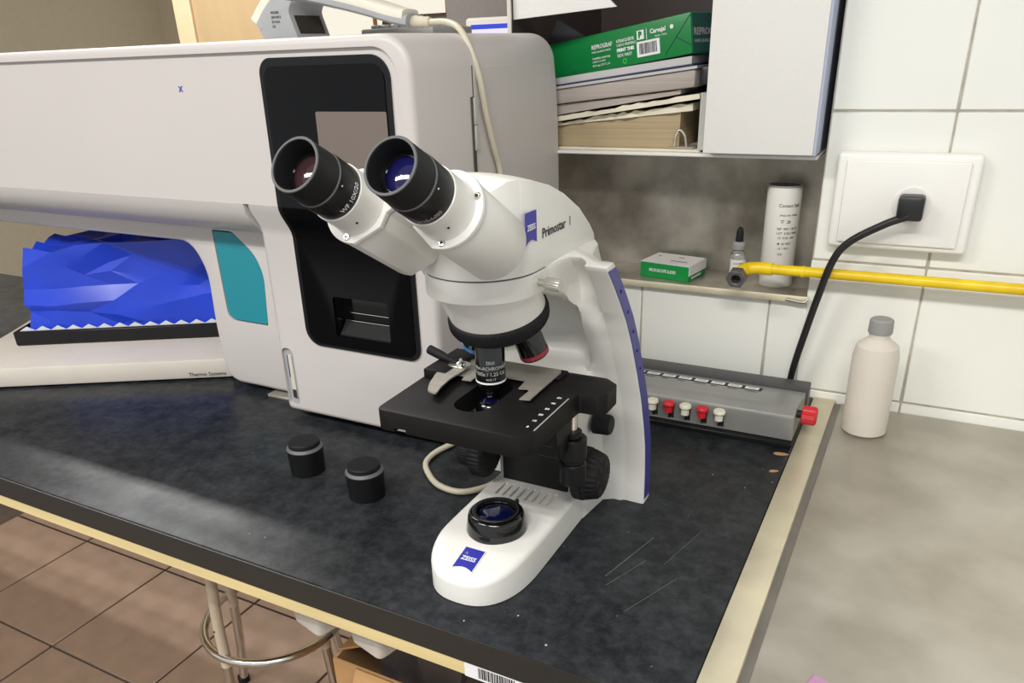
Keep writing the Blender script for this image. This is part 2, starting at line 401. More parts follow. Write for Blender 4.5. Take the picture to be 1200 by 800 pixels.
# ------------------------------------------------------------ workbench, steel sink surround
bench = thing('workbench', 'long black-topped laboratory bench with bare wood under its front edge', 'workbench', (-1.0, 0.75, FZ))
YF = 0.433; XR = -0.0995
obj('worktop', bevel(prism([(-2.6, YF), (XR, YF), (XR, YW - 0.001), (-2.6, YW - 0.001)], -0.0285, 0.0), 0.0012, 2), 'bench', bench)
obj('edge_band', box(-2.6, XR, YF - 0.0016, YF - 0.0002, -0.0285, -0.0012), 'bench_edge', bench)
obj('wood_rail', box(-2.6, XR, YF + 0.001, YF + 0.022, -0.0455, -0.0287), 'wood', bench)
obj('under_board', box(-2.6, XR, YF + 0.022, YW - 0.002, -0.0415, -0.0287), 'wood', bench)
for x in (-2.5, -0.17):
    for y in (0.52, 0.98):
        obj('leg', box(x - 0.025, x + 0.025, y - 0.025, y + 0.025, FZ, -0.0415, 0.002, 1), 'stool_white', bench)
lb = obj('barcode_label', box(-0.292, -0.224, YF - 0.0006, YF + 0.001, -0.0450, -0.0289), 'white_print', bench)
lb['label'] = 'white barcode label on the wood edge'
bars = bmesh.new(); random.seed(3); x = -0.278
while x < -0.242:
    wd = random.choice((0.0006, 0.0009, 0.0014)); bars = merge(bars, box(x, x + wd, YF - 0.0009, YF - 0.0005, -0.0425, -0.031)); x += wd + random.choice((0.0007, 0.001))
o = obj('barcode', bars, 'black_print', lb)
for (x, y, a, s) in ((-0.1085, 0.872, 0.2, 0.009), (-0.1085, 0.826, 0.5, 0.006)):
    pts = [(s * math.cos(t) * random.uniform(.7, 1.1), 0.55 * s * math.sin(t) * random.uniform(.7, 1.1)) for t in [k * PI / 4 for k in range(8)]]
    obj('chipped_edge', prism(pts, 0.00005, 0.0003, T(x, y, 0) @ RZ(a)), 'chip', bench)['label'] = 'bare chip in the black laminate'

for (x0, y0, x1, y1, wd) in ((-0.2115, 0.560, -0.1905, 0.640, 0.0005), (-0.2060, 0.548, -0.1850, 0.600, 0.0003), (-0.178, 0.520, -0.150, 0.585, 0.0003), (-0.1675, 0.600, -0.150, 0.672, 0.0003)):
    dx_, dy_ = x1 - x0, y1 - y0; ll = math.hypot(dx_, dy_); nx_, ny_ = -dy_ / ll * wd, dx_ / ll * wd
    obj('scratch', prism([(x0, y0), (x1, y1), (x1 + nx_, y1 + ny_), (x0 + nx_, y0 + ny_)], 0.00003, 0.00008), 'bench_scratch', bench)
random.seed(21)
for (x, y) in ((-0.575, 0.470), (-0.555, 0.472), (-0.36, 0.560), (-0.355, 0.575), (-0.222, 0.452), (-0.30, 0.449), (-0.105, 0.80), (-0.17, 0.79), (-0.13, 0.775), (-0.26, 0.475)):
    r_ = random.uniform(0.0006, 0.0014)
    obj('paint_speck', prism([(r_ * math.cos(t) * random.uniform(.6, 1.2), r_ * math.sin(t) * random.uniform(.6, 1.2)) for t in [q * PI / 3 for q in range(6)]], 0.00003, 0.00015, T(x, y, 0)), 'grey_print', bench)

sink = thing('sink_counter', 'worn steel sink counter with a raised alloy border right of the bench', 'counter', (0.2, 0.7, FZ))
obj('border_strip', box(-0.0985, -0.0705, 0.10, YW - 0.001, -0.02, 0.0015, 0.0012, 2), 'steel_trim', sink)
obj('groove', box(-0.0705, -0.0625, 0.10, YW - 0.001, -0.02, -0.0045), 'steel_groove', sink)
dr = box(-0.0625, 0.75, 0.10, YW - 0.001, -0.02, -0.0025, 0.0015, 2)
obj('drainer', dr, 'steel_sink', sink)
obj('cabinet', box(-0.09, 0.75, 0.14, YW - 0.001, FZ, -0.02), 'cupboard_white', sink)

# steel lining of the wall niche
nl = thing('steel_splashback', 'stained steel splashback with a shallow ledge under the wall cupboard', 'splashback', (-0.33, 1.10, 0.141))
NB = 1.142; XL, XRn = -0.70, -0.1255
obj('back_panel', box(XL, XRn, NB, NB + 0.002, 0.1435, 0.3155), 'steel_panel', nl)
obj('ledge', box(XL, XRn, 1.052, NB, 0.1410, 0.1432), 'steel_panel', nl)
obj('lip', bevel(box(XL, XRn + 0.004, 1.0485, 1.052, 0.1345, 0.1436), 0.001, 2), 'steel_trim', nl)
obj('fold', tube([(XRn + 0.002, 1.0495, 0.139), (XRn - 0.003, 1.0475, 0.1365), (XRn - 0.024, 1.0485, 0.1385)], 0.0022, 8), 'steel_panel', nl)

# ------------------------------------------------------------ wall cupboard with its open shelf
cb = thing('wall_cupboard', 'wall cupboard with open dark compartment and a white door at right', 'cupboard', (-0.35, 1.22, 0.3118))
SB = 0.3118
obj('shelf_board', box(-0.556, -0.1320, 1.046, 1.398, SB + 0.0040, SB + 0.0085, 0.001, 1), 'cupboard_white', cb)
sp = obj('side_panel', box(-0.556, -0.553, 1.056, 1.398, SB + 0.0085, 0.95), 'cupboard_dark', cb); sp['label'] = 'dark brown inner side'
obj('edge_strip', box(-0.5575, -0.552, 1.053, 1.0558, SB + 0.0085, 0.95), 'monitor_shell', cb)
obj('back_panel', box(-0.552, -0.262, 1.385, 1.397, SB + 0.0085, 0.95), 'cupboard_dark', cb)['label'] = 'dark brown back'
obj('top_board', box(-0.553, -0.128, 1.056, 1.384, 0.95, 0.965), 'cupboard_white', cb)
obj('carcass', box(-0.262, -0.1345, 1.041, 1.396, SB + 0.0086, 0.949), 'cupboard_edge', cb)
obj('door', box(-0.2665, -0.1345, 1.018, 1.040, SB + 0.0125, 0.96, 0.0012, 2), 'cupboard_white', cb)
obj('door_edge', box(-0.1344, -0.1316, 1.018, 1.0585, SB + 0.0125, 0.96), 'cupboard_edge', cb)['label'] = 'pale blue-grey edging'
sh = obj('card_strip', prism([(-0.5525, 0.4880), (-0.4025, 0.4965), (-0.4200, 0.5125), (-0.5525, 0.5125)], -1.066, -1.062, Matrix(((1, 0, 0, 0), (0, 0, -1, 0), (0, 1, 0, 0), (0, 0, 0, 1)))), 'cupboard_white', cb)
sh['label'] = 'white card strip with a slanted end'

# ------------------------------------------------------------ stack of binders and paper on the open shelf
S0 = SB + 0.0086
def wedge(x0, x1, y0, y1, zl0, zl1, zr0, zr1, nx=1, jit=0.0, bow=0.0):
    rings = []
    for i in range(nx + 1):
        t = i / nx; x = x0 + (x1 - x0) * t; b = bow * math.sin(PI * t)
        j0 = random.uniform(-jit, jit); j1 = random.uniform(-jit, jit)
        za = zl0 + (zr0 - zl0) * t + b; zb = zl1 + (zr1 - zl1) * t + b
        rings.append([V((x, y0 + j0, za)), V((x, y1, za)), V((x, y1, zb + j1)), V((x, y0 + j1, zb + j1))])
    return fin(loft(rings))
bd = thing('ring_binder', 'old ring binder stuffed with yellowed pages, lowest of the stack', 'binder', (-0.40, 1.15, S0))
BX1 = -0.2805
obj('lower_cover', box(-0.56 + 0.02, BX1, 1.058, 1.27, S0, S0 + 0.003, 0.0005, 1), 'paper_cream', bd)
obj('pages', wedge(-0.535, -0.312, 1.068, 1.26, S0 + 0.0035, S0 + 0.026, S0 + 0.0035, S0 + 0.050, 14, 0.002), 'paper', bd)
obj('loose_sheets', wedge(-0.535, -0.295, 1.064, 1.25, S0 + 0.0262, S0 + 0.0285, S0 + 0.0505, S0 + 0.0600, 30, 0.0022), 'paper_cream', bd)
obj('upper_cover', wedge(-0.535, BX1 - 0.004, 1.055, 1.26, S0 + 0.030, S0 + 0.0355, S0 + 0.0655, S0 + 0.0715, 24, 0.0013), 'paper_cream', bd)
obj('spine', prism([(BX1 - 0.003, S0 + 0.003), (BX1 + 0.006, S0 + 0.003), (BX1 + 0.0045, S0 + 0.0725), (BX1 - 0.003, S0 + 0.0725)], -1.27, -1.056, Matrix(((1, 0, 0, 0), (0, 0, -1, 0), (0, 1, 0, 0), (0, 0, 0, 1)))), 'spine', bd)
obj('ring', tube([(-0.316, 1.062, S0 + 0.006), (-0.315, 1.060, S0 + 0.02), (-0.309, 1.060, S0 + 0.027), (-0.302, 1.060, S0 + 0.02), (-0.300, 1.062, S0 + 0.006)], 0.0016, 8, 6), 'chrome', bd)
obj('ring_plate', box(-0.325, -0.290, 1.061, 1.09, S0 + 0.0032, S0 + 0.006, 0.001, 1), 'silver', bd)
st = tag(obj('paper_bundle', wedge(-0.53, -0.312, 1.062, 1.25, 0.3590, 0.3735, 0.3912, 0.3962, 18, 0.0006), 'paper_grey', loc=(-0.42, 1.15, 0.36)),
         'bundle of greyish paper lying on the ring binder', 'paper')
fb = thing('box_folder', 'thick pale grey folder above the paper bundle, black at its end', 'folder', (-0.40, 1.15, 0.38))
obj('page_block', bevel(wedge(-0.525, -0.292, 1.056, 1.26, 0.3755, 0.3945, 0.3995, 0.4215, 8, 0.0004), 0.003, 2), 'paper_grey', fb)
obj('top_highlight', wedge(-0.525, -0.290, 1.0535, 1.26, 0.3946, 0.3980, 0.4216, 0.4250), 'folder_white', fb)  # highlight along the folder's top, drawn as a thin pale sheet
obj('end_cap', bevel(wedge(-0.2895, -0.274, 1.066, 1.24, 0.4010, 0.4235, 0.4025, 0.4245), 0.004, 2), 'folder_black', fb)['label'] = 'black folder end'
ft = thing('slim_folder', 'slim light grey folder directly under the green paper pack', 'folder', (-0.40, 1.15, 0.40))
obj('body', wedge(-0.525, -0.299, 1.060, 1.26, 0.4002, 0.4085, 0.4270, 0.4360), 'folder_white', ft)
obj('blue_line', wedge(-0.525, -0.297, 1.0585, 1.258, 0.3983, 0.4001, 0.4252, 0.4269), 'folder_blue', ft)
# paper ream: local frame, x along its long side
rm = thing('paper_ream', 'green wrapped pack of printer paper on top of the folder stack', 'paper pack', (-0.2985, 1.058, 0.4388))
th = math.radians(7.4); ps = math.radians(-17)
RMX = RZ(ps) @ RY(-th)            # local x to the right, tilted up towards the right end
Lr, Wr, Hr = 0.262, 0.19, 0.0475
def rloc(bm): return xf(bm, RMX)
obj('wrapper', rloc(box(-Lr, 0, 0, Wr, 0, Hr, 0.0016, 2)), 'green', rm, local=True)
obj('end_flap', rloc(box(0.0002, 0.0010, 0.0015, Wr - 0.0015, 0.0012, Hr - 0.0012, 0.0002, 1)), 'green_dark', rm, local=True)['label'] = 'darker green pack end'
def rtext(s, size, x, z, m, **k):
    bm = text(s, size, (x, -0.0004, z), (1, 0, 0), (0, 0, 1), **k); return obj('lettering', rloc(bm), m, rm, local=True)
fx = -0.158
rtext('REPROGRAF', 0.0078, fx - 0.002, 0.0285, 'white_print', squeeze=0.84, bold=0.0001)
rtext('PAPEL BLANCO MATE', 0.0034, fx - 0.002, 0.0235, 'white_print')
rtext('TAMAÑO | GRAMAJE', 0.0034, fx - 0.002, 0.0155, 'white_print')
rtext('CARTA | 75 G/M2', 0.0030, fx - 0.002, 0.0115, 'white_print')
rtext('83.4 mg | 35.7 L | A', 0.0038, fx - 0.002, 0.0065, 'white_print')
rtext('UTILICE ESTE', 0.0050, fx + 0.0415, 0.0305, 'white_print', bold=0.0001)
rtext('LADO PRIMERO', 0.0046, fx + 0.0415, 0.0255, 'white_print')
rtext('PRINT THIS', 0.0056, fx + 0.0415, 0.0190, 'white_print', bold=0.0003)
rtext('SIDE FIRST', 0.0054, fx + 0.0415, 0.0125, 'white_print')
rtext('Carvajal', 0.0075, fx + 0.0965, 0.0330, 'white_print', bold=0.0002)
rtext('PULPA Y PAPEL', 0.0028, fx + 0.1040, 0.0278, 'white_print')
obj('logo_panel', rloc(box(fx + 0.0755, fx + 0.0865, -0.0006, 0.0002, 0.0285, 0.0395)), 'white_print', rm, local=True)
obj('logo_mark', rloc(text('P', 0.0105, (fx + 0.078, -0.0007, 0.0305), (1, 0, 0), (0, 0, 1), bold=0.0006)), 'green', rm, local=True)
obj('logo_line', rloc(box(fx + 0.0905, fx + 0.0911, -0.0006, 0.0002, 0.0270, 0.0400)), 'white_print', rm, local=True)
obj('crest', rloc(cyl(0.0026, -0.0002, 0.0004, 14, 0, T(fx + 0.130, -0.0002, 0.0357) @ RX(PI / 2))), 'white_print', rm, local=True)
bl = obj('barcode_label', rloc(box(fx + 0.0745, fx + 0.1105, -0.0006, 0.0002, 0.0075, 0.0260)), 'white_print', rm, local=True)
bars = bmesh.new(); x = fx + 0.0785
while x < fx + 0.106:
    wd = random.choice((0.0005, 0.0008, 0.0011)); bars = merge(bars, box(x, x + wd, -0.0009, -0.0004, 0.0105, 0.0235)); x += wd + random.choice((0.0006, 0.0009))
obj('barcode', rloc(bars), 'black_print', bl, local=True)
def arrow_ring():
    b = ring_lathe(0.0034, 0.0022, -0.0002, 0.0002, 18)
    return xf(b, T(fx + 0.0535, -0.0004, 0.0065) @ RX(PI / 2))
obj('recycling_mark', rloc(arrow_ring()), 'green_light', rm, local=True)
for (a, b) in (((-0.0005, 0.0445), (-0.040, 0.004)), ((-0.0005, 0.010), (-0.022, 0.0225)), ((-Lr + 0.07, 0.004), (-Lr + 0.048, 0.020))):
    obj('fold', rloc(tube([(a[0], -0.0001, a[1]), (b[0], -0.0001, b[1])], 0.0006, 6, 0)), 'green_dark', rm, local=True)
e1 = text('REPROGRAF', 0.0115, (0.0012, 0.004, 0.0215), (0, 1, 0), (0, 0, 1), bold=0.0003)
obj('lettering', rloc(e1), 'grey_print', rm, local=True)
e2 = text('PAPEL BLANCO', 0.0055, (0.0012, 0.005, 0.0125), (0, 1, 0), (0, 0, 1))
obj('lettering', rloc(e2), 'grey_print', rm, local=True)
# dark folder corner standing up on the pack
tri = prism([(-0.030, 0), (0.034, 0), (-0.008, 0.031)], 0, 0.008, T(-0.511, 1.150, 0.4580) @ RY(-th) @ RX(PI / 2))
tag(obj('dark_folder', tri, 'folder_black', loc=(-0.511, 1.146, 0.458)), 'dark folder corner poking up behind the green paper pack', 'folder')

# ------------------------------------------------------------ things on the ledge
LZ = 0.1433
sb = thing('slide_carton', 'small green and white carton of microscope slides on the steel ledge', 'carton', (-0.2865, 1.063, LZ), math.radians(-9))
obj('tray', box(-0.076, 0, 0, 0.058, 0, 0.0215, 0.0006, 1), 'green_box', sb, local=True)
obj('lid_top', box(-0.0762, 0.0002, -0.0002, 0.0582, 0.0216, 0.0226, 0.0004, 1), 'white_box', sb, local=True)
obj('lid_side', box(0.0002, 0.0008, 0.0, 0.058, 0.0085, 0.0217), 'white_box', sb, local=True)['label'] = 'white upper half of the carton end'
obj('lettering', text('MICROSCOPE SLIDES', 0.0062, (-0.0615, -0.0003, 0.0095), (1, 0, 0), (0, 0, 1), squeeze=0.72, bold=0.0001), 'white_print', sb, local=True)
obj('lettering', text('MICROSCOPE SLIDES', 0.0042, (0.0004, 0.009, 0.0028), (0, 1, 0), (0, 0, 1), squeeze=0.8), 'white_print', sb, local=True)
for (x, y, s, z) in ((-0.0665, 0.012, 0.0045, 'GOLD STAR'), (-0.066, 0.036, 0.006, '\u25C6'), (-0.038, 0.018, 0.0040, 'MICROSCOPE SLIDES'), (-0.035, 0.040, 0.0040, '50 PCS')):
    if z in ('GOLD STAR',): continue
    obj('lettering', text(z, s, (x, y, 0.0226), (1, 0, 0), (0, 1, 0), squeeze=0.7), 'black_print', sb, local=True)

db = thing('dropper_bottle', 'small clear dropper bottle with black rubber bulb on the ledge', 'bottle', (-0.2265, 1.094, LZ))
obj('body', lathe([(0.0095, 0), (0.0108, 0.0012), (0.0108, 0.036), (0.0095, 0.041), (0.0065, 0.0435), (0.0065, 0.046)], 28), 'glass', db, local=True)
obj('paper_label', ring_lathe(0.01095, 0.0108, 0.006, 0.0325, 28), 'white_box', db, local=True)
obj('liquid', cyl(0.0092, 0.002, 0.034, 20, 0.001), 'tube_white', db, local=True)
obj('collar', knurl([(0.0075, 0.0455), (0.0088, 0.0465), (0.0092, 0.053), (0.0070, 0.056), (0.0058, 0.0565)], 22, 0.03, None, 4), 'cap_grey', db, local=True)
obj('bulb', lathe([(0.0052, 0.0560), (0.0054, 0.058), (0.0048, 0.068), (0.0042, 0.0725), (0.0024, 0.0755), (0.0003, 0.0765)], 22), 'black_rubber', db, local=True)
FRB = Matrix.Identity(4)
obj('lettering', text_wrap('CONTROL', 0.0040, FRB, 0.01095, math.radians(-68), 0.026, squeeze=0.8), 'black_print', db, local=True)
obj('lettering', text_wrap('LOT 21', 0.0036, FRB, 0.01095, math.radians(-68), 0.016, squeeze=0.8), 'black_print', db, local=True)
bn = bmesh.new()
for k in range(7): bn = merge(bn, xf(box(0.0108, 0.01115, -0.0016, 0.0016, 0.009 + 0.0033 * k, 0.0102 + 0.0033 * k), RZ(math.radians(-150))))
obj('barcode', bn, 'black_print', db, local=True)

tb = thing('strip_canister', 'tall white plastic canister with printed label on the ledge', 'canister', (-0.1745, 1.102, LZ))
obj('body', lathe([(0.0215, 0), (0.0222, 0.001), (0.0222, 0.128), (0.0213, 0.132)], 40), 'tube_white', tb, local=True)
obj('rim', ring_lathe(0.0212, 0.0195, 0.1322, 0.1345, 40), 'cap_grey', tb, local=True)
obj('contents', knurl([(0.019, 0.130), (0.019, 0.1335)], 9, 0.15, None, 3), 'dark_brown', tb, local=True)
A0 = math.radians(-58); rT = 0.0222
for (s, size, h, dx) in (('Contact Safe', 0.0062, 0.108, 0), ('SINGLE USE - STERILE', 0.0028, 0.0965, 0), ('\u25BD  28', 0.0058, 0.087, -0.004), ('REF  0021 / 26-10', 0.0042, 0.0785, 0), ('LOT  2102 / 0604', 0.0042, 0.0725, 0), ('CE  0123 - IVD', 0.0040, 0.0665, -0.001),
                         ('\u25C4  50 TEST', 0.0042, 0.0585, -0.003), ('+2 / +30 C', 0.0038, 0.0525, -0.003), ('IVD', 0.0042, 0.0445, -0.007)):
    try: obj('lettering', text_wrap(s, size, FRB, rT, A0 + dx / rT * 1.0, h, squeeze=0.9), 'black_print', tb, local=True)
    except Exception: pass

# ------------------------------------------------------------ gas pipe, socket box, power cord on the pier
gp = thing('gas_pipe', 'yellow gas pipe with iron hexagonal end running along the tiled pier', 'pipe', (-0.05, 1.03, 0.17))
PZ = 0.1815
obj('pipe_run', merge(tube([(-0.172, 1.030, PZ), (-0.02, 1.0295, PZ + 0.001), (0.16, 1.029, PZ + 0.002), (0.172, 1.034, PZ + 0.002), (0.175, 1.061, PZ + 0.002)], 0.0066, 18, 6),
                      cyl(0.0074, -0.003, 0.003, 18, 0.001, T(-0.130, 1.030, PZ) @ RY(PI / 2))), 'yellow', gp)
obj('elbow', tube([(-0.168, 1.030, PZ), (-0.185, 1.030, PZ), (-0.199, 1.026, PZ - 0.001), (-0.205, 1.016, PZ - 0.003), (-0.2065, 1.004, PZ - 0.006)], 0.0082, 18, 8), 'yellow', gp)
hexo = [(0.0128 * math.cos(k * PI / 3), 0.0128 * math.sin(k * PI / 3)) for k in range(6)]
hx = boolean(prism(hexo, 0, 0.014), [cyl(0.0062, 0.002, 0.02, 20)]); bevel(hx, 0.0008, 1)
FH = frame((-0.2065, 1.006, PZ - 0.0055), (0.04, -1, -0.18))
obj('hex_end', xf(hx, FH), 'iron', gp)
obj('bore', cyl(0.0062, 0.0022, 0.0028, 20, 0, FH), 'bore', gp)

so = thing('socket_box', 'white surface mounted electrical box on the tiled pier', 'socket box', (-0.05, 1.05, 0.2))
obj('case', box(-0.108, 0.045, 1.040, 1.0595, 0.214, 0.327, 0.005, 3), 'outlet', so)
obj('cover_plate', box(-0.097, 0.034, 1.0355, 1.040, 0.222, 0.319, 0.002, 2), 'outlet', so)
obj('socket_face', cyl(0.021, 0, 0.003, 28, 0.001, T(-0.020, 1.0355, 0.270) @ RX(PI / 2)), 'outlet', so)
for dx in (-0.008, 0.008): obj('socket_hole', cyl(0.0025, 0, 0.0036, 10, 0, T(-0.020 + dx, 1.0355, 0.270) @ RX(PI / 2)), 'bore', so)
pc = thing('power_cord', 'black power cord hanging down the tiled pier behind the counter box', 'cord', (-0.12, 1.03, 0.01))
obj('cord', tube([(-0.020, 1.010, 0.262), (-0.045, 1.012, 0.250), (-0.080, 1.016, 0.226), (-0.096, 1.018, 0.200), (-0.108, 1.024, 0.150), (-0.118, 1.028, 0.100), (-0.127, 1.033, 0.050), (-0.131, 1.036, 0.008)], 0.0046, 12, 8), 'cable_black', pc)
obj('plug', box(-0.034, -0.006, 1.006, 1.0318, 0.256, 0.284, 0.004, 2), 'cable_black', pc)
# bottle at the right on the drainer
wbt = thing('wash_bottle', 'white plastic bottle standing on the steel drainer by the pier', 'bottle', (-0.028, 0.985, -0.0024))
obj('body', lathe([(0.024, 0), (0.0265, 0.002), (0.0265, 0.10), (0.024, 0.114), (0.012, 0.124), (0.012, 0.130)], 32), 'tray_white', wbt, local=True)
obj('cap', knurl([(0.0135, 0.1302), (0.014, 0.132), (0.0135, 0.146), (0.011, 0.148)], 24, 0.03), 'cap_grey', wbt, local=True)
tag(obj('purple_card', box(0, 0.05, 0, 0.045, 0, 0.004, 0.0005, 1, T(-0.032, 0.468, -0.0024) @ RZ(-0.3)), 'purple', loc=(-0.01, 0.49, -0.0024)), 'small mauve pad lying on the steel drainer', 'pad')

# ------------------------------------------------------------ cell counter box
cc = thing('cell_counter', 'grey desktop cell counter with ivory and red keys on the bench', 'counter', (-0.26, 0.95, 0))
CX0, CX1 = -0.430, -0.1015
def yz_prism(pts, x0, x1):   # outline given as (y, z), extruded along x
    return fin(loft([[V((x0, p[0], p[1])) for p in pts], [V((x1, p[0], p[1])) for p in pts]]))
body = yz_prism(round_poly([(0.897, 0.007), (0.893, 0.040), (0.905, 0.0475), (0.985, 0.0365), (0.985, 0.007)], [0.001, 0.004, 0.007, 0.002, 0.001]), CX0, CX1)
bevel(body, 0.002, 2, 60)
kx = [-0.275 - 0.0215 * 3, -0.275 - 0.0215 * 2, -0.275 - 0.0215, -0.275, -0.2535, -0.232, -0.2105, -0.189]
cuts = [box(x - 0.0035, x + 0.0045, 0.885, 0.902, 0.0095, 0.029) for x in kx]
body = boolean(body, cuts)
obj('body', body, 'counter', cc)
obj('base', box(CX0, CX1 + 0.001, 0.888, 1.012, 0.0002, 0.0068, 0.001, 1), 'black', cc)
obj('back_case', box(CX0, CX1 + 0.002, 0.9855, 1.012, 0.007, 0.0415, 0.0015, 2), 'counter_dark', cc)
for i, x in enumerate(kx):
    red = i % 2 == 0
    obj('key_slot', box(x - 0.0034, x + 0.0044, 0.8995, 0.9012, 0.0098, 0.0288), 'bore', cc)
    kb = merge(lathe([(0.0052, 0.0), (0.0052, 0.0085)], 18, T(x, 0.8865, 0.0235)), lathe([(0.0066, 0.0086), (0.0076, 0.0098), (0.0076, 0.0122), (0.0066, 0.0136), (0.0002, 0.0142)], 22, T(x, 0.8865, 0.0235)),
               box(x - 0.002, x + 0.002, 0.889, 0.9005, 0.0255, 0.0285))
    kk = obj('key', kb, 'key_red' if i in (4, 6, 2, 0) else 'key_white', cc)
    kk['label'] = 'red key' if i in (4, 6, 2, 0) else 'ivory key'
def ctop(y): return 0.0475 + (y - 0.905) * (0.0365 - 0.0475) / 0.08
nrm = V((0, 0.011, 0.08)).normalized(); ytop = V((0, 0.08, -0.011)).normalized()
lx = [-0.166 - 0.0222 * k for k in range(11)]
obj('display_strip', xf(box(-0.402, -0.1535, -0.0075, 0.0075, 0, 0.0006), Matrix(((1, 0, 0, 0), (0, ytop.y, nrm.y, 0.964), (0, ytop.z, nrm.z, ctop(0.964)), (0, 0, 0, 1)))), 'bore', cc)
for x in lx:
    obj('number_window', xf(box(x - 0.0087, x + 0.0087, -0.0052, 0.0052, 0.0006, 0.0010), Matrix(((1, 0, 0, 0), (0, ytop.y, nrm.y, 0.964), (0, ytop.z, nrm.z, ctop(0.964)), (0, 0, 0, 1)))), 'white_print', cc)
for x, s in zip(lx, ('TOTAL', 'BASO', 'EOS', 'MONO', 'LINF', 'SEG', 'BAND', 'META', 'MIEL', 'BLAST', 'NRBC')):
    obj('lettering', text(s, 0.0050, (x - 0.0065, 0.948, ctop(0.948)), (1, 0, 0), ytop, squeeze=0.95), 'black_print', cc)
    obj('lettering', text('0000', 0.0058, (x, 0.962, ctop(0.962) + 0.0011), (1, 0, 0), ytop, align='CENTER', squeeze=0.95), 'grey_print', cc)
kn = obj('reset_knob', knurl([(0.0105, 0), (0.0115, 0.001), (0.0115, 0.015), (0.0095, 0.017), (0.0002, 0.0172)], 26, 0.05, T(-0.0955, 0.915, 0.0365) @ RY(PI / 2)), 'key_red', cc); kn['label'] = 'red knob'
obj('knob_shaft', cyl(0.005, -0.0075, 0.0002, 14, 0, T(-0.0955, 0.915, 0.0365) @ RY(PI / 2)), 'bore', cc)
obj('lettering', text('DIFFCOUNT', 0.0032, (-0.142, 0.8967, 0.0085), (1, 0, 0), (0, -0.12, 1)), 'grey_print', cc)

# ------------------------------------------------------------ blood analyser
an = thing('blood_analyser', 'large white bench analyser with a black front panel and screen', 'analyser', (-0.80, 0.88, 0.0))
AX1 = -0.48; AXC = -0.742; AXL = -1.55; YB = 1.048; ZT = 0.470; YU = 0.698; YLW = 0.715
def yfront(z):
    """front of the column: upper body stands 17 mm proud of the lower part"""
    if z >= 0.292: return YU
    if z <= 0.252: return YLW - 0.004 * max(0, (0.25 - z) / 0.24)
    t = (0.292 - z) / 0.04; return YU + (YLW - YU) * t * t * (3 - 2 * t)
XZ = Matrix(((1, 0, 0, 0), (0, 0, -1, 0), (0, 1, 0, 0), (0, 0, 0, 1)))
XC_ = -0.7250
# upper body with a big rounded right shoulder and a shallow recess in its front
up = box(AXL, AX1, YU, YB, 0.292, ZT)
bevel(up, 0.036, 8, 30, lambda e: all(v.co.x > AX1 - 1e-5 and v.co.z > ZT - 1e-5 for v in e.verts))
bevel(up, 0.020, 5, 30, lambda e: all(v.co.y > YB - 1e-5 and v.co.z > 0.3 for v in e.verts))
bevel(up, 0.007, 4, 30, lambda e: all(v.co.y < YU + 1e-5 for v in e.verts) and any(v.co.z > 0.293 for v in e.verts) and all(v.co.x > AXL + 1e-4 or v.co.z > ZT - 1e-4 for v in e.verts))
RXR = AX1 - 0.0165
rec = prism(rrect(AXL - 0.05, RXR, 0.280, ZT - 0.0115, [0.001, 0.030, 0.001, 0.001], 10), -0.02, 0.0, Matrix(((1, 0, 0, 0), (0, 0, -1, 0), (0, 1, 0, 0), (0, 0, 0, 1))))
for v in rec.verts:       # local y -> world: back face lies 4 mm inside the front at the top and dies out at the bottom
    if abs(v.co.y) < 1e-6: v.co.y = YU + 0.0045 * max(0.0, min(1.0, (v.co.z - 0.295) / 0.15))
    else: v.co.y = YU - 0.02
fin(rec)
up = boolean(up, [rec])
prof = [(YFZ, z) for z, YFZ in [(z, yfront(z)) for z in (0.012, 0.08, 0.16, 0.24, 0.252, 0.262, 0.272, 0.282, 0.292)]]
low = yz_prism(prof + [(YB, 0.292), (YB, 0.012)], AXC, AX1)
bevel(low, 0.007, 4, 30, lambda e: all(v.co.x > AX1 - 1e-5 and v.co.y < 0.73 for v in e.verts))
bevel(low, 0.012, 4, 30, lambda e: all(v.co.x < AXC + 1e-5 and v.co.y < 0.73 for v in e.verts))
bevel(low, 0.009, 4, 50, lambda e: all(v.co.z < 0.0125 for v in e.verts) and any(v.co.y < 0.73 for v in e.verts))
und = yz_prism([(YU, 0.292), (YU + 0.002, 0.281), (YU + 0.009, 0.268), (YU + 0.022, 0.256), (YU + 0.042, 0.247), (0.757, 0.2425), (YB, 0.2425), (YB, 0.292)], AXL, AXC)
low = boolean(low, [box(-0.6335, -0.5475, 0.690, 0.731, 0.1315, 0.1855), prism([(XC_ + 0.0108 * math.cos(k * PI / 12), (0.029 if math.sin(k * PI / 12) <= 0 else 0.0935) + 0.0095 * math.sin(k * PI / 12)) for k in range(24)], -0.7185, -0.69, XZ)])
obj('housing', merge(up, low, und), 'analyser', an, sharp=32)
# leg panel under the overhang, with a teal window
YL = 0.757
legp = prism(round_poly([(-1.549, 0.2424), (-1.549, 0.2195), (-0.924, 0.2195), (-0.901, 0.180), (-0.906, 0.100), (-0.903, 0.010), (AXC, 0.010), (AXC, 0.2424)], [0, 0, 0.028, 0.03, 0.02, 0.032, 0, 0], 8), -YB + 0.05, -YL, Matrix(((1, 0, 0, 0), (0, 0, -1, 0), (0, 1, 0, 0), (0, 0, 0, 1))))
bevel(legp, 0.007, 3, 30, lambda e: all(v.co.y < YL + 1e-5 for v in e.verts) and all(v.co.x < AXC - 0.001 or v.co.z < 0.02 for v in e.verts))
XZ = Matrix(((1, 0, 0, 0), (0, 0, -1, 0), (0, 1, 0, 0), (0, 0, 0, 1)))
wpts = [(-0.873, 0.2405), (-0.836, 0.2405), (-0.800, 0.212), (-0.789, 0.185), (-0.797, 0.110), (-0.8735, 0.1105)]
wr = round_poly(wpts, [0.002, 0.006, 0.012, 0.014, 0.004, 0.016], 5)
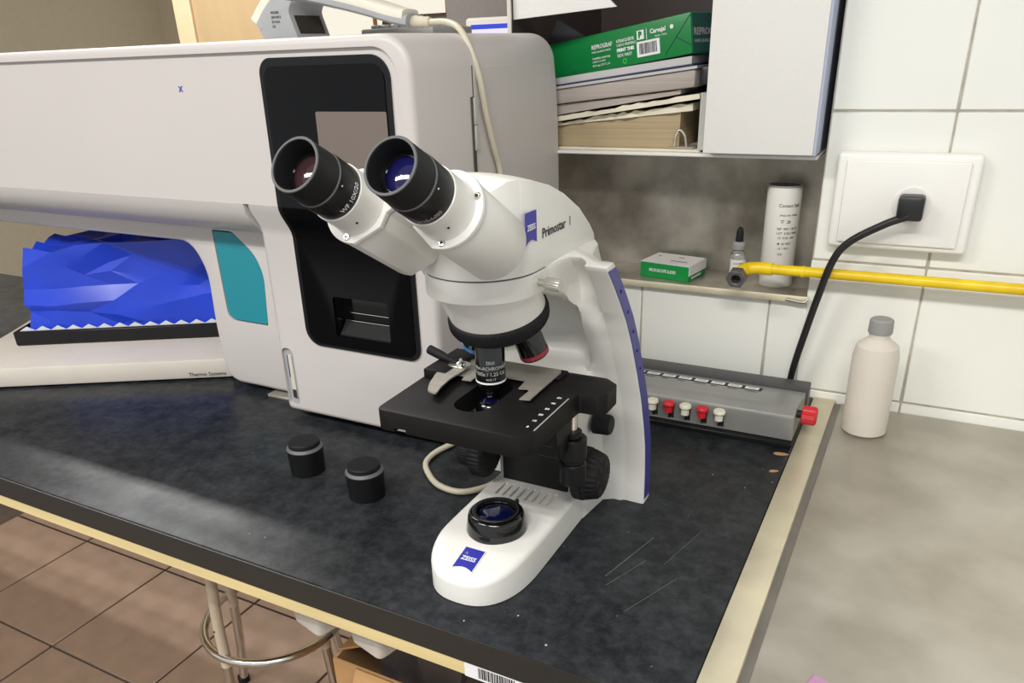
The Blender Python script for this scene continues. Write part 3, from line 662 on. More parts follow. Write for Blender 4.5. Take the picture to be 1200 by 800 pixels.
legp = boolean(legp, [prism(wr, -YL - 0.004, -YL + 0.02, XZ)])
obj('leg_panel', legp, 'analyser', an, sharp=32)
obj('window_gasket', prism(wr, -YL - 0.0038, -YL - 0.003, XZ), 'black', an)
wi = [(V(p).to_2d() - V((-0.838, 0.17)).to_2d()) * 0.968 + V((-0.838, 0.17)).to_2d() for p in wr]
obj('teal_window', prism([tuple(p) for p in wi], -YL - 0.003, -YL - 0.0012, XZ), 'teal', an)
# black front panel following the step in the front
def on_front(bm, lift, zs=None):
    for z in (zs or [0.24, 0.252, 0.258, 0.264, 0.270, 0.276, 0.282, 0.288, 0.294, 0.34, 0.40]):
        bmesh.ops.bisect_plane(bm, geom=bm.verts[:] + bm.edges[:] + bm.faces[:], plane_co=(0, 0, z), plane_no=(0, 0, 1))
    for v in bm.verts:
        z = v.co.z; base = yfront(z) + (0.0045 * max(0.0, min(1.0, (z - 0.295) / 0.15)))
        v.co.y += base - lift
    return fin(bm)
PX0, PX1, PZ0, PZ1 = -0.6835, -0.5075, 0.1155, 0.4515
pan = prism(rrect(PX0, PX1, PZ0, PZ1, [0.016, 0.024, 0.017, 0.022], 8), -0.0022, 0.0012, XZ)
pan = boolean(on_front(pan, 0.0012), [box(-0.632, -0.549, 0.690, 0.745, 0.133, 0.184, 0.004, 2)])
obj('front_panel', pan, 'panel_frame', an, sharp=25)
gl = prism(rrect(PX0 + 0.0065, PX1 - 0.0065, PZ0 + 0.004, PZ1 - 0.0085, [0.012, 0.016, 0.013, 0.018], 8), 0.0, 0.0022, XZ)
gl = on_front(gl, 0.0012)
rx0, rx1, rz0, rz1 = -0.632, -0.549, 0.133, 0.184
cutr = box(rx0, rx1, 0.690, 0.745, rz0, rz1, 0.004, 2)
gl = boolean(gl, [cutr])
obj('glass_front', gl, 'black_panel', an, sharp=25)
sc_ = prism(rrect(-0.6085, -0.514, 0.292, 0.397, [0.002, 0.002, 0.002, 0.005], 4), 0.0022, 0.0027, XZ)
obj('screen', on_front(sc_, 0.0012), 'screen', an, sharp=25)
# recessed grip at the bottom of the panel: five thin walls and a bright scoop
gr = merge(box(rx0, rx1, 0.7285, 0.7295, rz0, rz1), box(rx0 - 0.001, rx0, 0.7135, 0.7295, rz0, rz1), box(rx1, rx1 + 0.001, 0.7135, 0.7295, rz0, rz1), box(rx0, rx1, 0.7135, 0.7295, rz1, rz1 + 0.001))
obj('grip_recess', gr, 'black_gloss', an)
obj('grip_scoop', yz_prism([(0.7142, rz0 + 0.0015), (0.7280, rz0 + 0.0155), (0.7285, rz0 + 0.0150), (0.7285, rz0), (0.7142, rz0)], rx0 + 0.002, rx1 - 0.002), 'black_rubber', an)['label'] = 'shiny scooped grip'
obj('grip_highlight', merge(tube([(rx0 + 0.003, 0.7270, rz0 + 0.0165), (rx1 - 0.003, 0.7270, rz0 + 0.0165)], 0.0007, 8, 0), tube([(rx0 + 0.012, 0.7275, rz0 + 0.027), (rx1 - 0.003, 0.7275, rz0 + 0.027)], 0.0007, 8, 0)), 'chrome', an)  # two highlights in the recess, drawn as thin chrome bars
# level slot at the column's left edge
ovo = [(XC_ + 0.0106 * math.cos(k * PI / 12), (0.029 if math.sin(k * PI / 12) <= 0 else 0.0935) + 0.0093 * math.sin(k * PI / 12)) for k in range(24)]
lo = obj('level_slot', prism(ovo, -0.7184, -0.7165, XZ), 'scan_grey', an)
obj('level_strip', box(XC_ - 0.003, XC_ + 0.0035, 0.7150, 0.7165, 0.030, 0.092), 'tray_white', lo)
obj('level_mark', box(XC_ - 0.003, XC_ + 0.0035, 0.7145, 0.7150, 0.030, 0.042), 'scan_dark', lo)
obj('sight_line', box(XC_ - 0.0035, XC_ - 0.0025, 0.7143, 0.7150, 0.060, 0.092), 'scan_dark', lo)
# right side: door seam and hinge
obj('side_door', box(AX1 - 0.0005, AX1 + 0.0004, 0.8190, 1.028, 0.015, 0.434, 0.0002, 1), 'analyser', an)
obj('door_seam', box(AX1 - 0.0003, AX1 + 0.0003, 0.8170, 0.8190, 0.015, 0.436), 'seam', an)
hg = merge(box(AX1 + 0.0008, AX1 + 0.0045, 0.8135, 0.8205, 0.374, 0.403, 0.0008, 1), box(AX1 + 0.0008, AX1 + 0.0045, 0.8135, 0.8205, 0.346, 0.3735, 0.0008, 1))
obj('hinge', hg, 'spine', an)
obj('hinge_leaf', box(AX1 + 0.0005, AX1 + 0.0022, 0.8110, 0.8165, 0.322, 0.404, 0.0004, 1), 'seam', an)
obj('lettering', text('x', 0.0135, (-0.8175, YU + 0.0036, 0.4185), (1, 0, 0), (0, 0, 1), bold=0.0002), 'blue_print', an)
for (x, y) in ((-0.80, 0.785), (-0.70, 0.76), (-0.52, 0.76), (-0.52, 1.0), (-0.86, 0.95)):
    obj('foot', cyl(0.014, 0.0002, 0.0125, 20, 0.001, T(x, y, 0)), 'scan_dark', an)
obj('foot_plate', box(-0.818, -0.765, 0.752, 0.79, 0.0003, 0.0045, 0.0005, 1, None), 'silver', an)

# ------------------------------------------------------------ barcode scanner on top, with its cream cable
bs = thing('barcode_scanner', 'cream and grey handheld barcode scanner lying on the analyser', 'scanner', (-0.70, 0.85, ZT))
def arc_body(path, half, thick, n=8):
    """solid swept along a side-view path (x, z); half = half width in y, thick = thickness"""
    P = smooth_path([(p[0], 0, p[1]) for p in path], n); rings = []; m = len(P) - 1
    for i, p in enumerate(P):
        d = (P[min(i + 1, m)] - P[max(i - 1, 0)]).normalized(); nn = V((-d.z, 0, d.x)); t = i / m
        h = half(t); k = thick(t); ring = []
        for q in range(16):
            a = 2 * PI * q / 16; c, s = math.cos(a), math.sin(a)
            ring.append(p + V((0, 1, 0)) * h * math.copysign(abs(c) ** 0.55, c) + nn * k * math.copysign(abs(s) ** 0.55, s))
        rings.append(ring)
    return fin(loft(rings))
side = [(-0.803, 0.489), (-0.785, 0.508), (-0.765, 0.521), (-0.735, 0.522), (-0.690, 0.513), (-0.645, 0.502), (-0.605, 0.4905), (-0.585, 0.486)]
bsd = arc_body(side, lambda t: 0.034 - 0.018 * t, lambda t: 0.0115 - 0.004 * t)
xf(bsd, T(0, 0.865, 0)); obj('body', bsd, 'scan_grey', bs)['label'] = 'grey lower shell'
side2 = [(p[0] - 0.004, p[1] + 0.006) for p in side]
tsd = arc_body(side2, lambda t: 0.0355 - 0.018 * t, lambda t: 0.0085 - 0.002 * t)
xf(tsd, T(0, 0.865, 0)); obj('top_shell', tsd, 'cream', bs)['label'] = 'cream upper shell'
hd = prism(round_poly([(-0.8035, 0.4880), (-0.7960, 0.4730), (-0.7390, 0.4730), (-0.7500, 0.5040), (-0.7420, 0.5140), (-0.7650, 0.5180), (-0.7850, 0.5060)], [0.004, 0.004, 0.003, 0.01, 0.002, 0.004, 0.004], 4), -0.897, -0.833, XZ)
bevel(hd, 0.004, 3, 50); obj('scan_head', hd, 'scan_grey', bs)
obj('scan_window', xf(box(-0.011, 0.011, -0.024, 0.024, -0.0012, 0.0003), T(-0.7440, 0.865, 0.4885) @ RY(math.radians(71))), 'scan_dark', bs)
for k in range(4):
    obj('lettering', text(('MODEL', 'S/N 0412', '5V 0.5A', 'CE')[k], 0.0042, (-0.778, 0.8328, 0.5015 - 0.0052 * k), (1, 0, 0), (0, 0, 1)), 'black_print', bs)
rel = lathe([(0.0070 - 0.0002 * i + (0.0008 if i % 2 else 0), 0.004 * i) for i in range(9)], 18, frame((-0.592, 0.865, 0.4855), (1, -0.05, -0.07)))
obj('strain_relief', rel, 'cable_cream', bs)
cpath = [(-0.560, 0.863, 0.4835), (-0.530, 0.852, 0.482), (-0.505, 0.838, 0.474), (-0.486, 0.828, 0.452), (-0.4755, 0.828, 0.420), (-0.4745, 0.836, 0.385), (-0.4745, 0.852, 0.345), (-0.4745, 0.866, 0.310),
         (-0.474, 0.872, 0.220), (-0.473, 0.860, 0.100), (-0.472, 0.835, 0.025), (-0.472, 0.790, 0.0052), (-0.478, 0.740, 0.0050), (-0.489, 0.700, 0.0045), (-0.486, 0.672, 0.0042), (-0.468, 0.650, 0.0042), (-0.442, 0.632, 0.0042), (-0.412, 0.630, 0.0042), (-0.392, 0.650, 0.0042), (-0.385, 0.672, 0.0042)]
obj('cable', tube(cpath, 0.0036, 10, 8), 'cable_cream', bs)
bw = tag(obj('grey_keypad', merge(box(-0.715, -0.60, 0.93, 1.03, ZT + 0.0008, ZT + 0.012, 0.003, 2), *[box(-0.705 + 0.016 * i, -0.693 + 0.016 * i, 0.940 + 0.02 * j, 0.955 + 0.02 * j, ZT + 0.012, ZT + 0.0165, 0.001, 1) for i in range(6) for j in range(4)]), 'cap_grey', loc=(-0.66, 0.98, ZT)),
         'small grey keypad lying behind the barcode scanner', 'keypad')

# ------------------------------------------------------------ instrument, tray and blue bag under the analyser's overhang
iv = thing('small_instrument', 'low white instrument standing in the gap left of the analyser', 'instrument', (-0.985, 0.746, 0.0), math.radians(30))
obj('case', box(-0.36, 0.075, 0, 0.29, 0.003, 0.034, 0.003, 2), 'tray_white', iv, local=True)
obj('foot', cyl(0.01, 0.0002, 0.0031, 12, 0, T(-0.02, 0.03, 0)), 'black', iv, local=True)
obj('foot', cyl(0.01, 0.0002, 0.0031, 12, 0, T(0.05, 0.20, 0)), 'black', iv, local=True)
obj('foot', cyl(0.01, 0.0002, 0.0031, 12, 0, T(-0.32, 0.12, 0)), 'black', iv, local=True)
obj('lettering', text('Thermo Systems', 0.0085, (0.008, -0.0004, 0.0075), (1, 0, 0), (0, 0, 1)), 'black_print', iv, local=True)
btr = thing('black_tray', 'black tray lying on the low white instrument', 'tray', (-0.985, 0.746, 0.0342), math.radians(30))
obj('tray_floor', box(-0.30, 0.07, 0.108, 0.273, 0.0003, 0.003), 'black', btr, local=True)
obj('rim', boolean(box(-0.305, 0.075, 0.104, 0.276, 0.0, 0.024, 0.002, 1), [box(-0.30, 0.07, 0.109, 0.271, 0.003, 0.05)]), 'black', btr, local=True)
random.seed(11)
def crumple(x0, x1, y0, y1, z0, z1, amp, nx=9, ny=6, nz=6):
    bm = box(x0, x1, y0, y1, z0, z1); bmesh.ops.subdivide_edges(bm, edges=bm.edges[:], cuts=6, use_grid_fill=True)
    for v in bm.verts:
        t = (v.co.z - z0) / (z1 - z0)
        f = min(1, 4 * t)
        v.co += V((random.uniform(-amp, amp), random.uniform(-amp, amp), random.uniform(-amp, amp))) * f
        cx, cy = (x0 + x1) / 2, (y0 + y1) / 2; s = 1 - 0.25 * max(0, t - 0.4)
        v.co.x = cx + (v.co.x - cx) * s; v.co.y = cy + (v.co.y - cy) * s
    bmesh.ops.triangulate(bm, faces=bm.faces); return fin(bm)
bb = thing('blue_bag', 'crumpled shiny blue plastic bag standing in the black tray', 'bag', (-0.985, 0.746, 0.0375), math.radians(30))
obj('film', crumple(-0.285, 0.062, 0.120, 0.258, 0.0006, 0.150, 0.007), 'blue_bag', bb, local=True, sharp=20)
zz = []
for k in range(29): zz.append((-0.30 + 0.0127 * k, 0.0285 if k % 2 else 0.0215))
zz += [(0.058, 0.0185), (-0.30, 0.0185)]
obj('zigzag_seam', xf(prism(zz, -0.1185, -0.1165, XZ), T(0, 0, -0.003)), 'white_print', bb, local=True)

# ------------------------------------------------------------ microscope
XM, YM = -0.318, 0.545
mi = thing('microscope', 'white binocular microscope with black stage and two black eyepieces', 'microscope', (XM, 0.60, 0.0))
def sup(a, b, n, k=28):
    """front half of the foot's plan outline"""
    out = []
    for i in range(k + 1):
        t = PI * i / k; c, s = math.cos(t), math.sin(t)
        out.append((a * math.copysign(abs(c) ** (2 / n), c), -b * abs(s) ** (2 / n)))
    return out
# foot: lofted upwards, its front slopes down to the rim
def foot_ring(off, zf):
    ring = []
    for (x, y) in sup(0.0485 - off, 0.075 - off, 2.5)[::-1]: ring.append(V((XM + x, 0.541 + y, 0)))
    for y in (0.56, 0.60, 0.64, 0.70): ring.append(V((XM + 0.0485 - off, y, 0)))
    for y in (0.70, 0.64, 0.60, 0.56): ring.append(V((XM - 0.0485 + off, y, 0)))
    for v in ring: v.z = zf(v.y)
    return ring
def ztop(y):
    t = max(0.0, (0.520 - y) / 0.054)
    return 0.0365 - 0.0105 * t ** 1.3
def ring_at(off, dz): return foot_ring(off, lambda y: ztop(y) - dz)
rings = [foot_ring(0.002, lambda y: 0.0003), foot_ring(0.0, lambda y: 0.0015)]
for k in range(7):
    a = (PI / 2) * k / 6; R_ = 0.0065
    rings.append(ring_at(R_ * (1 - math.cos(a)), R_ * (1 - math.sin(a))))
for k in range(1, 6): rings.append(ring_at(0.0065 + 0.040 * k / 5.0, 0))
ft_ = fin(loft(rings))
slots = []
for i in range(8):
    x = XM - 0.0295 + 0.0083 * i
    slots.append(prism([(x + px, py) for px, py in rrect(-0.0017, 0.0017, 0.597, 0.621, 0.0016, 3)], 0.0345, 0.05))
ft_ = boolean(ft_, slots)
obj('foot', ft_, 'scope', mi, sharp=28)
obj('base_plate', prism([(p.x, p.y) for p in foot_ring(0.004, lambda y: 0)], 0.00005, 0.0006), 'black_rubber', mi)
# badge on the sloping front, with a curved lower edge
def badge(w, h, curve=0.12, n=8):
    pts = [(-w / 2, h / 2), (w / 2, h / 2), (w / 2, -h / 2)]
    for k in range(1, n): t = k / n; pts.append((w / 2 - w * t, -h / 2 + curve * h * math.sin(PI * t)))
    pts.append((-w / 2, -h / 2)); return pts
y0b, y1b = 0.4785, 0.5035
d = V((0, y1b - y0b, ztop(y1b) - ztop(y0b))).normalized(); nb = V((0, -d.z, d.y))
Bm = Matrix(((1, 0, 0, XM + 0.0005), (0, d.y, nb.y, (y0b + y1b) / 2 + nb.y * 0.0004), (0, d.z, nb.z, (ztop(y0b) + ztop(y1b)) / 2 + nb.z * 0.0004), (0, 0, 0, 1)))
wbd = obj('badge_border', prism(badge(0.0218, 0.0278), 0, 0.0004, Bm), 'white_print', mi)
bg = obj('badge', prism(badge(0.0200, 0.0260), 0.0004, 0.0008, Bm), 'blue_badge', mi); bg['label'] = 'blue badge with white lettering'
obj('lettering', xf(xf(text_mesh('ZEISS', 0.0068, 'CENTER', 0.0001, 0.95, 0.0001), T(0, -0.0022, 0.0010)), Bm), 'white_print', bg)
obj('highlight_mark', xf(xf(text_mesh('A', 0.0045, 'CENTER', 0.0001), T(-0.0052, 0.0045, 0.0010)), Bm), 'grey_print', bg)
# lamp collar
LC = T(XM + 0.0015, 0.5425, 0)
obj('light_collar', xf(lathe([(0.0292, 0.033), (0.0292, 0.0375), (0.0283, 0.044), (0.0272, 0.0505), (0.0262, 0.0535), (0.0240, 0.0555), (0.0215, 0.0558), (0.0200, 0.0550), (0.0190, 0.0535), (0.0188, 0.046)], 56), LC), 'black_gloss', mi)
obj('collar_ring', xf(ring_lathe(0.0213, 0.0190, 0.0535, 0.0562, 48, None, 0.0007), LC), 'black', mi)
obj('lamp_lens', xf(lathe([(0.0190, 0.0500), (0.0170, 0.0520), (0.012, 0.0536), (0.006, 0.0543), (0.0003, 0.0545)], 40), LC), 'lamp_lens', mi)
obj('collar_lug', xf(box(-0.0015, 0.0015, 0.0235, 0.027, 0.050, 0.0575, 0.0005, 1), LC @ RZ(math.radians(-25))), 'black', mi)

# column: shield-like rear with two wings, a scooped spine in front
def lerp_tab(tab, z):
    if z <= tab[0][0]: return tab[0][1]
    for (a, va), (b, vb) in zip(tab, tab[1:]):
        if z <= b:
            t = (z - a) / (b - a); return va + (vb - va) * t
    return tab[-1][1]
YO = [(0.0, 0.696), (0.04, 0.695), (0.073, 0.6915), (0.10, 0.684), (0.132, 0.673), (0.167, 0.657), (0.206, 0.637), (0.230, 0.622), (0.253, 0.604), (0.272, 0.588), (0.291, 0.570)]
YS = [(0.0, 0.632), (0.10, 0.632), (0.148, 0.634), (0.160, 0.640), (0.166, 0.652), (0.171, 0.664), (0.180, 0.671), (0.195, 0.671), (0.215, 0.660), (0.235, 0.640), (0.250, 0.612), (0.262, 0.575), (0.270, 0.556), (0.2895, 0.552)]
YBK = [(0.0, 0.722), (0.14, 0.722), (0.18, 0.715), (0.21, 0.708), (0.24, 0.698), (0.271, 0.680), (0.2895, 0.668)]
def smooth_tab(tab):
    return [(z, sum(lerp_tab(tab, z + q) for q in (-0.008, -0.004, 0, 0.004, 0.008)) / 5) for z in [0.003 * k for k in range(98)]]
YS_up = smooth_tab([p for p in YS if p[0] >= 0.180]); YBK = smooth_tab(YBK)
def ys_at(z): return lerp_tab(YS, z) if z < 0.19 else lerp_tab(YS_up, z)
def col_ring(z):
    yo = lerp_tab(YO, z); ys = ys_at(z); yb = lerp_tab(YBK, z); up_ = max(0, min(1, (z - 0.20) / 0.07))
    yw = max(yo - 0.004, min(yo + 0.012, (yo + ys) / 2 + 0.02)) if ys < yo else yo
    sw = 0.0475
    half = [(0.0, ys), (sw * 0.45, ys), (sw * 0.80, ys + 0.0012), (sw * 0.93, ys + 0.0045), (sw, ys + 0.011)]
    yv = yo - 0.003
    if ys + 0.011 > yv:      # scoop: spine lies deeper than the wings
        half = [(0.0, ys), (sw * 0.45, ys), (sw * 0.80, ys - 0.001), (sw * 0.97, max(yv, ys - 0.006)), (sw * 1.08, max(yv - 0.001, min(ys - 0.010, yv + 0.01)))]
    else:
        half[4] = (sw + 0.001, ys + 0.011)
    y4 = half[-1][1]
    tt = max(0, min(1, (z - 0.215) / 0.06)); tt = tt * tt * (3 - 2 * tt); yv2 = yv + 0.034 * tt
    half += [(0.0500 + 0.0015 * (1 - tt), y4 + (yv2 - y4) * 0.5), (0.0540, y4 + (yv2 - y4) * 0.88), (0.0640, yv2 - 0.004 * tt), (0.0710, yv2 - 0.012 * tt), (0.0755, yo + 0.012 * tt), (0.0775, yo + 0.002 * tt), (0.0955, yo - 0.0004), (0.0970, yo + 0.0010), (0.0970, yo + 0.0185), (0.0955, yo + 0.0198),
             (0.084, yo + 0.0210), (0.070, max(yo + 0.0225, yo + 0.0225 + (yv2 - yv) * 0.5)), (0.058, max(yo + 0.0235, yb - 0.018)), (0.047, yb), (0.0, yb + 0.001)]
    return [V((XM + x, y, z)) for x, y in half] + [V((XM - x, y, z)) for x, y in half[-2:0:-1]]
zs = [0.0003, 0.02, 0.04, 0.073, 0.10, 0.12, 0.132, 0.140, 0.148, 0.154, 0.160, 0.163, 0.166, 0.1685, 0.171, 0.175, 0.180, 0.188] + [0.195 + 0.005 * k for k in range(19)] + [0.2905]
cl = fin(loft([col_ring(z) for z in zs]))
bevel(cl, 0.0012, 2, 60, lambda e: all(v.co.z > 0.290 for v in e.verts))
obj('column', cl, 'scope', mi, sharp=50)
# blue strip on the outer side of each wing
for sx in (1, -1):
    fpts = []; bpts = []
    for z in [0.006 + (0.286 - 0.006) * k / 30 for k in range(31)]:
        yo = lerp_tab(YO, z); fpts.append(V((XM + sx * 0.0972, yo + 0.0014, z))); bpts.append(V((XM + sx * 0.0972, yo + 0.0182, z)))
    rings = [[a, b, b + V((sx * 0.0006, 0, 0)), a + V((sx * 0.0006, 0, 0))] for a, b in zip(fpts, bpts)]
    so_ = obj('side_strip', fin(loft(rings)), 'blue_stripe', mi); so_['label'] = 'blue strip with small studs'
    for z in (0.262, 0.238, 0.215, 0.192, 0.170):
        obj('stud', lathe([(0.0016, 0), (0.0016, 0.0006), (0.0009, 0.0012), (0.0001, 0.0013)], 12, T(XM + sx * 0.0978, lerp_tab(YO, z) + 0.0098, z) @ RY(sx * PI / 2)), 'stud', so_)
# arm end: round-fronted band that carries the head, nosepiece housing below
def stadium(r, yb, n=26, xo=0.0, rb=0.008):
    pts = []
    for k in range(n + 1):
        a = PI + PI * k / n; pts.append((XM + r * math.cos(a), YM + r * math.sin(a)))
    pts += [(XM + r, yb - rb)] + [(XM + r - rb + rb * math.cos(t), yb - rb + rb * math.sin(t)) for t in (PI / 6, PI / 3)] + [(XM + r - rb, yb), (XM - r + rb, yb)]
    pts += [(XM - r + rb + rb * math.cos(t), yb - rb + rb * math.sin(t)) for t in (2 * PI / 3, 5 * PI / 6)] + [(XM - r, yb - rb)]
    return pts
RH = 0.0488
arm = prism(stadium(RH, 0.671), 0.2705, 0.2890); bevel(arm, 0.0016, 2, 60)
obj('arm', arm, 'scope', mi)
obj('head_joint', prism(stadium(RH - 0.0012, 0.668), 0.2888, 0.2902), 'seam', mi)
TC = V((XM, YM + 0.0215, 0.2425)); tilt = math.radians(15); dd = V((0, math.sin(tilt), -math.cos(tilt)))
cone = lathe([(0.0455, 0.0), (0.0445, 0.0325)], 56)
# frustum from the band down to the tilted ring plane
r0 = [V((XM + 0.0442 * math.cos(a), YM + 0.004 + 0.0442 * math.sin(a), 0.2712)) for a in [2 * PI * k / 64 for k in range(64)]]
ex = V((1, 0, 0)); ey = dd.cross(ex) * -1
def on_turret(r, h): return [TC + ex * r * math.cos(a) + V((0, math.cos(tilt), math.sin(tilt))) * r * math.sin(a) - dd * h for a in [2 * PI * k / 64 for k in range(64)]]
obj('nosepiece_housing', fin(loft([r0, on_turret(0.0420, 0.0062)])), 'scope', mi)
FT = frame(TC, -dd, (1, 0, 0))
obj('nosepiece_ring', knurl([(0.0415, 0.0068), (0.0438, 0.0055), (0.0447, 0.0030), (0.0447, -0.0035), (0.0430, -0.0070), (0.0390, -0.0105), (0.0330, -0.0120), (0.0002, -0.0122)], 96, 0.022, FT, 4), 'black_rubber', mi, sharp=60)
def objective(o, ddir, band, names, ln=0.0465, ang=0.0, r=0.0132, tip=True):
    """o: seat on the turret, ddir: direction towards the specimen"""
    F = frame(o, ddir, (1, 0, 0)); L = ln
    ob = obj('objective', lathe([(0.0105, -0.004), (0.0115, 0.0), (r, 0.0035), (r, L), (r - 0.0006, L + 0.0004)], 40, F), 'black_gloss', mi)
    obj('colour_band', ring_lathe(r + 0.0003, r - 0.002, L - 0.0022, L - 0.0006, 40, F), band, ob)
    obj('nose', lathe([(r - 0.0020, L), (r - 0.0024, L + 0.0065), (0.0080, L + 0.0085), (0.0068, L + 0.0145), (0.0045, L + 0.0165), (0.0002, L + 0.0165)], 36, F), 'black_gloss', ob)
    for (s, size, h) in names:
        obj('lettering', text_wrap(s, size, F, r, ang, h, flip=True, squeeze=0.95), 'grey_print', ob)
    return ob
f0 = V((0, -math.cos(tilt), -math.sin(tilt)))
seat = TC + f0 * 0.0223 + dd * 0.0115
objective(seat, (0, 0, -1), 'white_print', (('ZEISS', 0.0036, 0.0190), ('Plan-ACHROMAT', 0.0044, 0.0245), ('100x / 1,25 Oil', 0.0048, 0.0300), ('\u221E/0,17', 0.0032, 0.0342)), 0.0385, math.radians(60))
for e, band, nm, a in ((V((1, 0, 0)), 'red_band', (('ZEISS', 0.0048, 0.011), ('Plan-ACHROMAT', 0.0042, 0.0165), ('4x / 0,10', 0.0044, 0.0215), ('\u221E/0,17', 0.0034, 0.0255)), math.radians(115)),
                       (V((-1, 0, 0)), 'blue_band', (('40x / 0,65', 0.0046, 0.014),), math.radians(60))):
    od = dd * math.cos(tilt) + e * math.sin(tilt)
    st_ = TC + e * 0.0223 + dd * 0.0105
    ln = 0.030 if band == 'red_band' else 0.030
    F = frame(st_, od, (0, 1, 0)); r = 0.0132
    ob = obj('objective', lathe([(0.0115, -0.004), (0.0125, 0.0), (r, 0.003), (r, ln - 0.001), (r - 0.001, ln), (0.0002, ln)], 36, F), 'black_gloss', mi)
    ob['label'] = 'objective with a red band' if band == 'red_band' else 'objective with a blue band'
    obj('colour_band', ring_lathe(r + 0.0003, r - 0.002, ln - 0.0055, ln - 0.0022, 36, F), band, ob)
    for (s, size, h) in nm:
        obj('lettering', text_wrap(s, size, F, r, a - math.radians(90) - (0.9 if band == 'red_band' else 0), h, flip=True, squeeze=0.9), 'grey_print', ob)
# knurled clamping screw of the head
Fk = frame((XM + RH - 0.002, 0.5480, 0.2805), (1, -0.10, -0.03), (0, 1, 0))
obj('clamp_screw', merge(cyl(0.0030, 0, 0.009, 16, 0, Fk), knurl([(0.0045, 0.0085), (0.0052, 0.0095), (0.0052, 0.0215), (0.0045, 0.0225), (0.0002, 0.0226)], 18, 0.07, Fk, 4)), 'chrome_frosted', mi)['label'] = 'silver knurled screw'

# head: vertical stadium cut by a side profile
hp = [(0.480, 0.2902), (0.480, 0.325), (0.494, 0.3395), (0.508, 0.3545), (0.517, 0.3615), (0.5255, 0.3622), (0.5466, 0.3592), (0.5708, 0.3528), (0.5985, 0.3418), (0.6306, 0.3248), (0.6541, 0.3064), (0.6705, 0.2902)]
hd_ = boolean(yz_prism(hp, XM - 0.08, XM + 0.08), [prism(stadium(RH, 0.672), 0.27, 0.40)], 'INTERSECT')
for k in (-4, -3, -2, -1, 0, 1, 2, 3, 4):
    bmesh.ops.bisect_plane(hd_, geom=hd_.verts[:] + hd_.edges[:] + hd_.faces[:], plane_co=(XM + k * RH / 5, 0, 0), plane_no=(1, 0, 0))
for v in hd_.verts:      # slightly domed from side to side
    q = (v.co.x - XM) / RH; v.co.z += 0.0050 * (1 - q * q) * max(0, min(1, (v.co.z - 0.30) / 0.05))
bevel(hd_, 0.0022, 3, 40, lambda e: min(v.co.z for v in e.verts) > 0.2915 and max(abs(v.co.x - XM) for v in e.verts) > RH - 0.003 and (max(v.co.z for v in e.verts) > 0.33 or e.verts[0].co.y > 0.6))
obj('viewing_head', hd_, 'scope', mi, sharp=35)
# badge and lettering on the head's right side
Sm = Matrix(((0, 0, 1, XM + RH + 0.0002), (1, 0, 0, 0.5355), (0, 1, 0, 0.3262), (0, 0, 0, 1)))
b2 = obj('badge', prism(badge(0.0190, 0.0245), 0, 0.0004, Sm), 'blue_badge', mi); b2['label'] = 'blue badge on the head'
obj('lettering', xf(xf(text_mesh('ZEISS', 0.0062, 'CENTER', 0.0001, 0.95, 0.0001), T(0, -0.0015, 0.0007)), Sm), 'white_print', b2)
obj('lettering', text('Primostar', 0.0112, (XM + RH + 0.0001, 0.5550, 0.3140), (0, 1, 0), (0, 0, 1), bold=0.0001, squeeze=1.02), 'black_print', mi)
obj('lettering', text('1', 0.0112, (XM + RH + 0.0001, 0.6075, 0.3138), (0, 1, 0), (0, 0, 1), squeeze=0.8), 'black_print', mi)
# eyepiece tubes and prism housings
t30 = math.radians(31.5); U = V((0, math.cos(t30), -math.sin(t30))); Wv = V((0, math.sin(t30), math.cos(t30)))
def eye_frame(o): return Matrix(((1, 0, U.x, o[0]), (0, Wv.y, U.y, o[1]), (0, Wv.z, U.z, o[2]), (0, 0, 0, 1)))
def house_poly(s, grow=0.0):
    """cross-section of a prism housing, s=+1 for the right one (its inner side looks to -x)"""
    r = 0.0268 + grow; pts = [(0.0040, -0.0268 - grow), (0.0225 + grow * 0.5, -0.0136 - grow), (0.0250 + grow * 0.4, -0.0035), (0.0335, 0.0040), (0.0370, 0.0060), (0.0370, 0.0150), (0.0280, 0.0200)]
    a0, a1 = math.radians(55), math.radians(270)
    for k in range(25):
        a = a0 + (a1 - a0) * k / 24; pts.append((r * math.cos(a), r * math.sin(a)))
    return [(-s * x, y) for x, y in pts]
